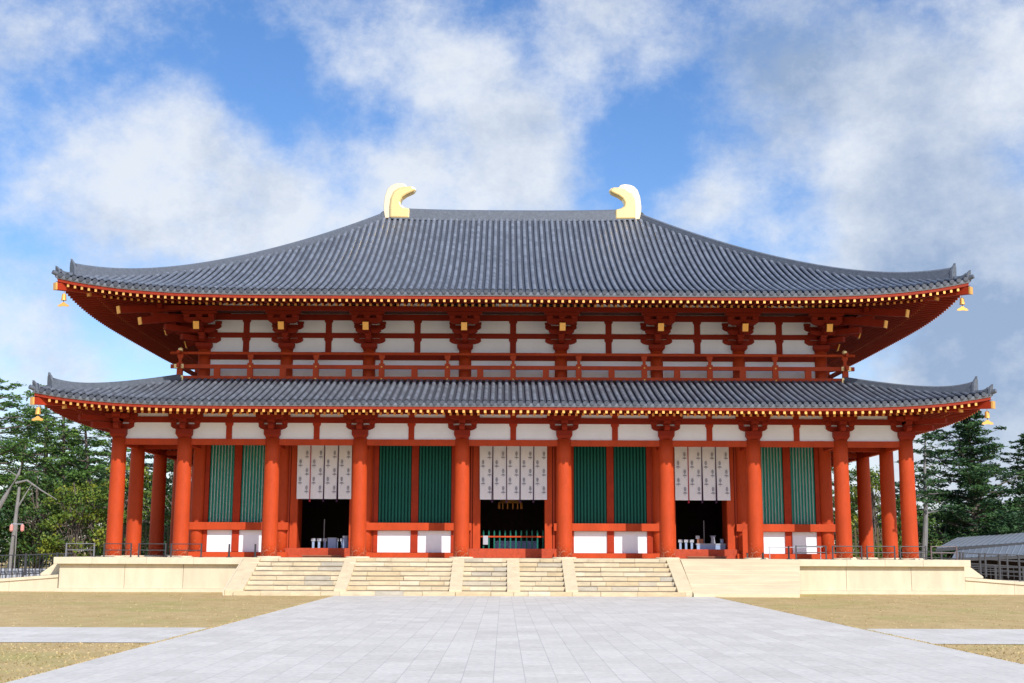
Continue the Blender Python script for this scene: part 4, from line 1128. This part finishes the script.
T_('broadleaf_tree',-43.0,34,8.0,3.0,'leafy tree cut by the left edge of the picture',GLt,'leafy',22,'leafmid',n_l=60,cb=.03,dens=1.2)
T_('broadleaf_tree',-24.2,36,9.5,2.8,'leafy tree behind the second front column from the left',GLt,'leafy',28,'leafmid',n_l=60,cb=.06,dens=1.2)
# bare leaning tree at left
e=empty('bare_tree',(-36.8,28,0),'leaning grey bare-branched tree at the far left','tree',GLt)
mb=MB();mb.tube([(-37.6,28,0),(-36.2,28,2.4),(-35.1,28,4.0),(-34.4,28,5.4),(-33.6,28,6.9),(-33.5,28,7.3)],[.24,.21,.18,.15,.10,.04],9);obj('trunk',mb,M['barkpale'],e)
mb=MB();mb.tube([(-33.75,28,6.3),(-33.0,28,6.5),(-32.0,28.2,5.8),(-31.0,28.4,5.2)],[.09,.07,.05,.02],7);mb.tube([(-33.7,28,6.8),(-34.3,27.8,7.2)],[.05,.02],6);obj('branch',mb,M['barkpale'],e)
e=empty('straight_trunk',(-33.4,27,0),'straight grey tree trunk behind the bar fence at left','tree trunk',GLt)
mb=MB();mb.tube([(-33.4,27,0),(-33.25,27,3),(-33.1,27,6.0)],[.17,.14,.09],9);obj('trunk',mb,M['barkpale'],e)
mb=MB();mb.tube([(-33.15,27,4.6),(-32.4,27.3,6.2)],[.07,.02],6);obj('limb',mb,M['barkpale'],e)
# small twin lantern on a post
e=empty('lamp_post',(-32.7,26,0),'post with two small pink lanterns among the trees at left','lamp')
obj('pole',tb([(-32.7,26,0),(-32.7,26,3.5)],[.04,.035],8),M['barkpale'],e)
for dx in(-.36,.36):
    obj('lantern',tb([(-32.7+dx,26,3.0),(-32.7+dx,26,3.08),(-32.7+dx,26,3.38),(-32.7+dx,26,3.48)],[.05,.12,.12,.05],10),M['pink'],e)
obj('arm',tb([(-33.1,26,3.5),(-32.3,26,3.5)],[.03,.03],6),M['offwhite'],e)
GRt='trees right of the hall'
T_('pine_tree',37.6,44,14.4,5.6,'big dense dark pine right of the hall below the wind bell',GRt,'cone',31,'pinedark',n_l=120,cb=.06,dens=1.5)
T_('pine_tree',30.6,36,10.8,2.6,'slender bare-stemmed pine just right of the hall',GRt,'sparse',32,'pinedark',bark='barkpale',n_l=22,cb=.45,dens=1.1,lean=(.9,0))
T_('pine_tree',45.0,50,12.6,5.0,'dark pine cut by the right edge of the picture',GRt,'cone',33,'pinedark',n_l=90,cb=.06,dens=1.4)
T_('pine_tree',36.0,58,8.5,3.8,'shorter dark pine low between the slender and the big one',GRt,'pine',34,'pinedark',n_l=40,cb=.06,dens=1.3)
T_('pine_tree',29.0,52,13.6,3.6,'dark pine seen through the right aisle',GRt,'pine',35,'pine',n_l=36,cb=.15,dens=1.1)
T_('broadleaf_tree',27.0,36,8.0,2.8,'yellow-green leafy tree seen through the right aisle',GRt,'leafy',36,'leafyel',n_l=60,cb=.06,dens=1.2)
T_('broadleaf_tree',31.2,41,5.6,2.4,'mid-green leafy tree beside the right corner column',GRt,'leafy',37,'leafmid',n_l=50,cb=.04,dens=1.1)
T_('broadleaf_tree',34.2,43,5.0,2.6,'low round dark tree left of the big pine',GRt,'leafy',38,'pinedark',n_l=50,cb=.04,dens=1.2)
# far-off wood behind everything
wd=MB();rr=random.Random(5)
for sx in(-1,1):
    for k in range(190):
        x=sx*rr.uniform(24,88);yy=rr.uniform(74,88);hmax=(8.6+1.6*math.sin(x*.25)+rr.uniform(-1,1))*(1.0 if sx<0 else .7)
        for _ in range(3):
            c=Vector((x,yy,rr.uniform(.5,hmax)));clump(wd,c,1.8,1.3,50,.55,.4,rr,.9)
tag(obj('far_wood',wd,M['pinedark']),'far-off band of dark woodland behind both sides of the hall','woodland',kind='stuff')

# ------------------------------------------------------------------ camera
cam=bpy.data.cameras.new('camera');co_=bpy.data.objects.new('camera',cam);COL.objects.link(co_);scn.camera=co_
F=1260;TH=rad(9.44);YAW=math.atan(7.5/1260);ROLL=rad(.2)
cam.sensor_fit='HORIZONTAL';cam.sensor_width=36;cam.lens=36*F/1024;cam.clip_end=3000
fw=Vector((math.sin(YAW)*math.cos(TH),math.cos(YAW)*math.cos(TH),math.sin(TH)));rt=Vector((math.cos(YAW),-math.sin(YAW),0));up=rt.cross(fw)
r2=rt*math.cos(ROLL)+up*math.sin(ROLL);u2=up*math.cos(ROLL)-rt*math.sin(ROLL)
mw=Matrix(((r2.x,u2.x,-fw.x,-.42),(r2.y,u2.y,-fw.y,-58.65),(r2.z,u2.z,-fw.z,1.85),(0,0,0,1)))
co_.matrix_world=mw
def pix(u,v):
    a=(u-512)/F;b=(341.5-v)/F;return (r2*a+u2*b+fw).normalized()

# ------------------------------------------------------------------ sun and sky
AZ=rad(26);EL=rad(38)
S=Vector((math.sin(AZ)*math.cos(EL),-math.cos(AZ)*math.cos(EL),math.sin(EL)))
sl=bpy.data.lights.new('sun','SUN');so=bpy.data.objects.new('sun',sl);COL.objects.link(so)
sl.energy=4.6;sl.angle=rad(.6);sl.color=(1,.955,.88);so.rotation_euler=S.to_track_quat('Z','Y').to_euler();so.location=(20,-60,60)
w=bpy.data.worlds.new('World');scn.world=w;w.use_nodes=True;nt=w.node_tree;N=nt.nodes;L=nt.links
for n in list(N):N.remove(n)
outn=N.new('ShaderNodeOutputWorld');bg=N.new('ShaderNodeBackground');L.new(bg.outputs[0],outn.inputs[0])
sky=N.new('ShaderNodeTexSky');sky.sky_type='NISHITA';sky.sun_disc=False;sky.sun_elevation=EL;sky.sun_rotation=math.atan2(S.x,S.y);sky.air_density=1.0;sky.dust_density=.6;sky.ozone_density=2.2
bg.inputs['Strength'].default_value=.12
tc=N.new('ShaderNodeTexCoord');V=tc.outputs['Generated']
def nmath(op,*a,clamp=False):
    n=N.new('ShaderNodeMath');n.operation=op;n.use_clamp=clamp
    for i,q in enumerate(a):
        if isinstance(q,(int,float)):n.inputs[i].default_value=q
        else:L.new(q,n.inputs[i])
    return n.outputs[0]
def nnoise(scale,det,rough,off=(0,0,0),st=(1,1,1),dist=0):
    mp=N.new('ShaderNodeMapping');mp.inputs['Location'].default_value=off;mp.inputs['Scale'].default_value=st;L.new(V,mp.inputs[0])
    n=N.new('ShaderNodeTexNoise');n.inputs['Scale'].default_value=scale;n.inputs['Detail'].default_value=det;n.inputs['Roughness'].default_value=rough;n.inputs['Distortion'].default_value=dist
    L.new(mp.outputs[0],n.inputs['Vector']);return n.outputs['Fac']
# warp the direction a little so that cloud banks get ragged edges
wn=N.new('ShaderNodeTexNoise');wn.inputs['Scale'].default_value=7;wn.inputs['Detail'].default_value=6;L.new(V,wn.inputs['Vector'])
sb=N.new('ShaderNodeVectorMath');sb.operation='SUBTRACT';L.new(wn.outputs['Color'],sb.inputs[0]);sb.inputs[1].default_value=(.5,.5,.5)
sc=N.new('ShaderNodeVectorMath');sc.operation='SCALE';L.new(sb.outputs[0],sc.inputs[0]);sc.inputs['Scale'].default_value=.10
wv=N.new('ShaderNodeVectorMath');wv.operation='ADD';L.new(V,wv.inputs[0]);L.new(sc.outputs[0],wv.inputs[1]);WV=wv.outputs[0]
def blob(u,v,rpx,amp):
    d=pix(u,v);n=N.new('ShaderNodeVectorMath');n.operation='DISTANCE';L.new(WV,n.inputs[0]);n.inputs[1].default_value=d
    mr=N.new('ShaderNodeMapRange');mr.interpolation_type='SMOOTHSTEP';mr.inputs['From Min'].default_value=0;mr.inputs['From Max'].default_value=rpx/F
    mr.inputs['To Min'].default_value=amp;mr.inputs['To Max'].default_value=0;L.new(n.outputs['Value'],mr.inputs['Value']);return mr.outputs[0]
def total(bl_):
    acc=None
    for b in bl_:
        o=blob(*b);acc=o if acc is None else nmath('ADD',acc,o)
    return acc
cover=total([(440,50,110,.42),(475,120,110,.5),(330,40,75,.3),(520,180,110,.42),(400,200,110,.45),(290,200,110,.38),(170,175,130,.55),(90,205,120,.45),(230,240,110,.4),(50,25,70,.35),(15,95,70,.3),(600,35,85,.55),(560,90,60,.2),
 (0,290,90,.35),(40,340,80,.2),(740,200,90,.35),(690,230,80,.28),(800,70,150,.55),(700,30,80,.2),(930,140,150,.5),(960,260,170,.55),(860,250,110,.35),(1010,60,120,.5),(980,380,160,.55),(1020,470,170,.5),(900,480,120,.4),(60,420,160,.35),
 (250,90,95,-.6),(365,130,60,-.4),(330,180,35,-.25),(200,20,90,-.3),(20,150,60,-.25),(130,60,55,-.2),(620,150,90,-.55),(680,130,80,-.4),(760,150,60,-.25),(290,30,45,-.25),(580,250,50,-.1),(700,60,40,-.2),(25,250,45,-.25),(120,330,90,-.15)])
n1=nnoise(5.5,10,.6,(3.1,1.7,.4),(1,1,1.25),.0);n2=nnoise(15,10,.66,(0,2,1),(1,1,1.25),.0)
den=nmath('ADD',nmath('MULTIPLY',nmath('SUBTRACT',n1,.5),1.25),nmath('MULTIPLY',nmath('SUBTRACT',n2,.5),1.7))
den=nmath('ADD',nmath('ADD',den,cover),-.02)
mr=N.new('ShaderNodeMapRange');mr.interpolation_type='SMOOTHSTEP';mr.inputs['From Min'].default_value=-.31;mr.inputs['From Max'].default_value=.72;L.new(den,mr.inputs['Value']);fac=mr.outputs[0]
grey=total([(820,70,200,.65),(960,200,150,.6),(880,250,120,.4),(700,20,80,.3),(1000,330,170,.75),(900,330,120,.5),(760,30,100,.4),(520,120,50,.2),(310,120,50,.25),(250,260,120,.35),(100,260,100,.3),(860,140,60,-.4),(1000,260,60,-.3),(1000,450,200,.45),(60,420,150,.3),(790,60,60,.2)])
g2=nmath('ADD',nmath('MULTIPLY',nmath('SUBTRACT',nnoise(9,9,.68,(5,5,5),(1,1,1.3),.0),.5),2.2),grey,clamp=True)
cm=N.new('ShaderNodeMix');cm.data_type='RGBA';cm.inputs['A'].default_value=(6.9,7.3,7.9,1);cm.inputs['B'].default_value=(2.8,3.7,5.3,1);L.new(g2,cm.inputs['Factor'])
hs=N.new('ShaderNodeHueSaturation');hs.inputs['Saturation'].default_value=1.24;hs.inputs['Value'].default_value=1.42;L.new(sky.outputs[0],hs.inputs['Color'])
tn=N.new('ShaderNodeVectorMath');tn.operation='MULTIPLY';L.new(hs.outputs[0],tn.inputs[0]);tn.inputs[1].default_value=(1.0,.93,1.02)
mx=N.new('ShaderNodeMix');mx.data_type='RGBA';L.new(nmath('MULTIPLY',fac,.93),mx.inputs['Factor']);L.new(tn.outputs[0],mx.inputs['A']);L.new(cm.outputs['Result'],mx.inputs['B'])
L.new(mx.outputs['Result'],bg.inputs['Color'])

scn.render.engine='CYCLES'
scn.render.resolution_x=1024;scn.render.resolution_y=683
vs=scn.view_settings;vs.view_transform='Standard';vs.look='None';vs.gamma=1;vs.use_curve_mapping=False;vs.exposure=0.0
scn.cycles.max_bounces=6;scn.cycles.caustics_reflective=False;scn.cycles.caustics_refractive=False
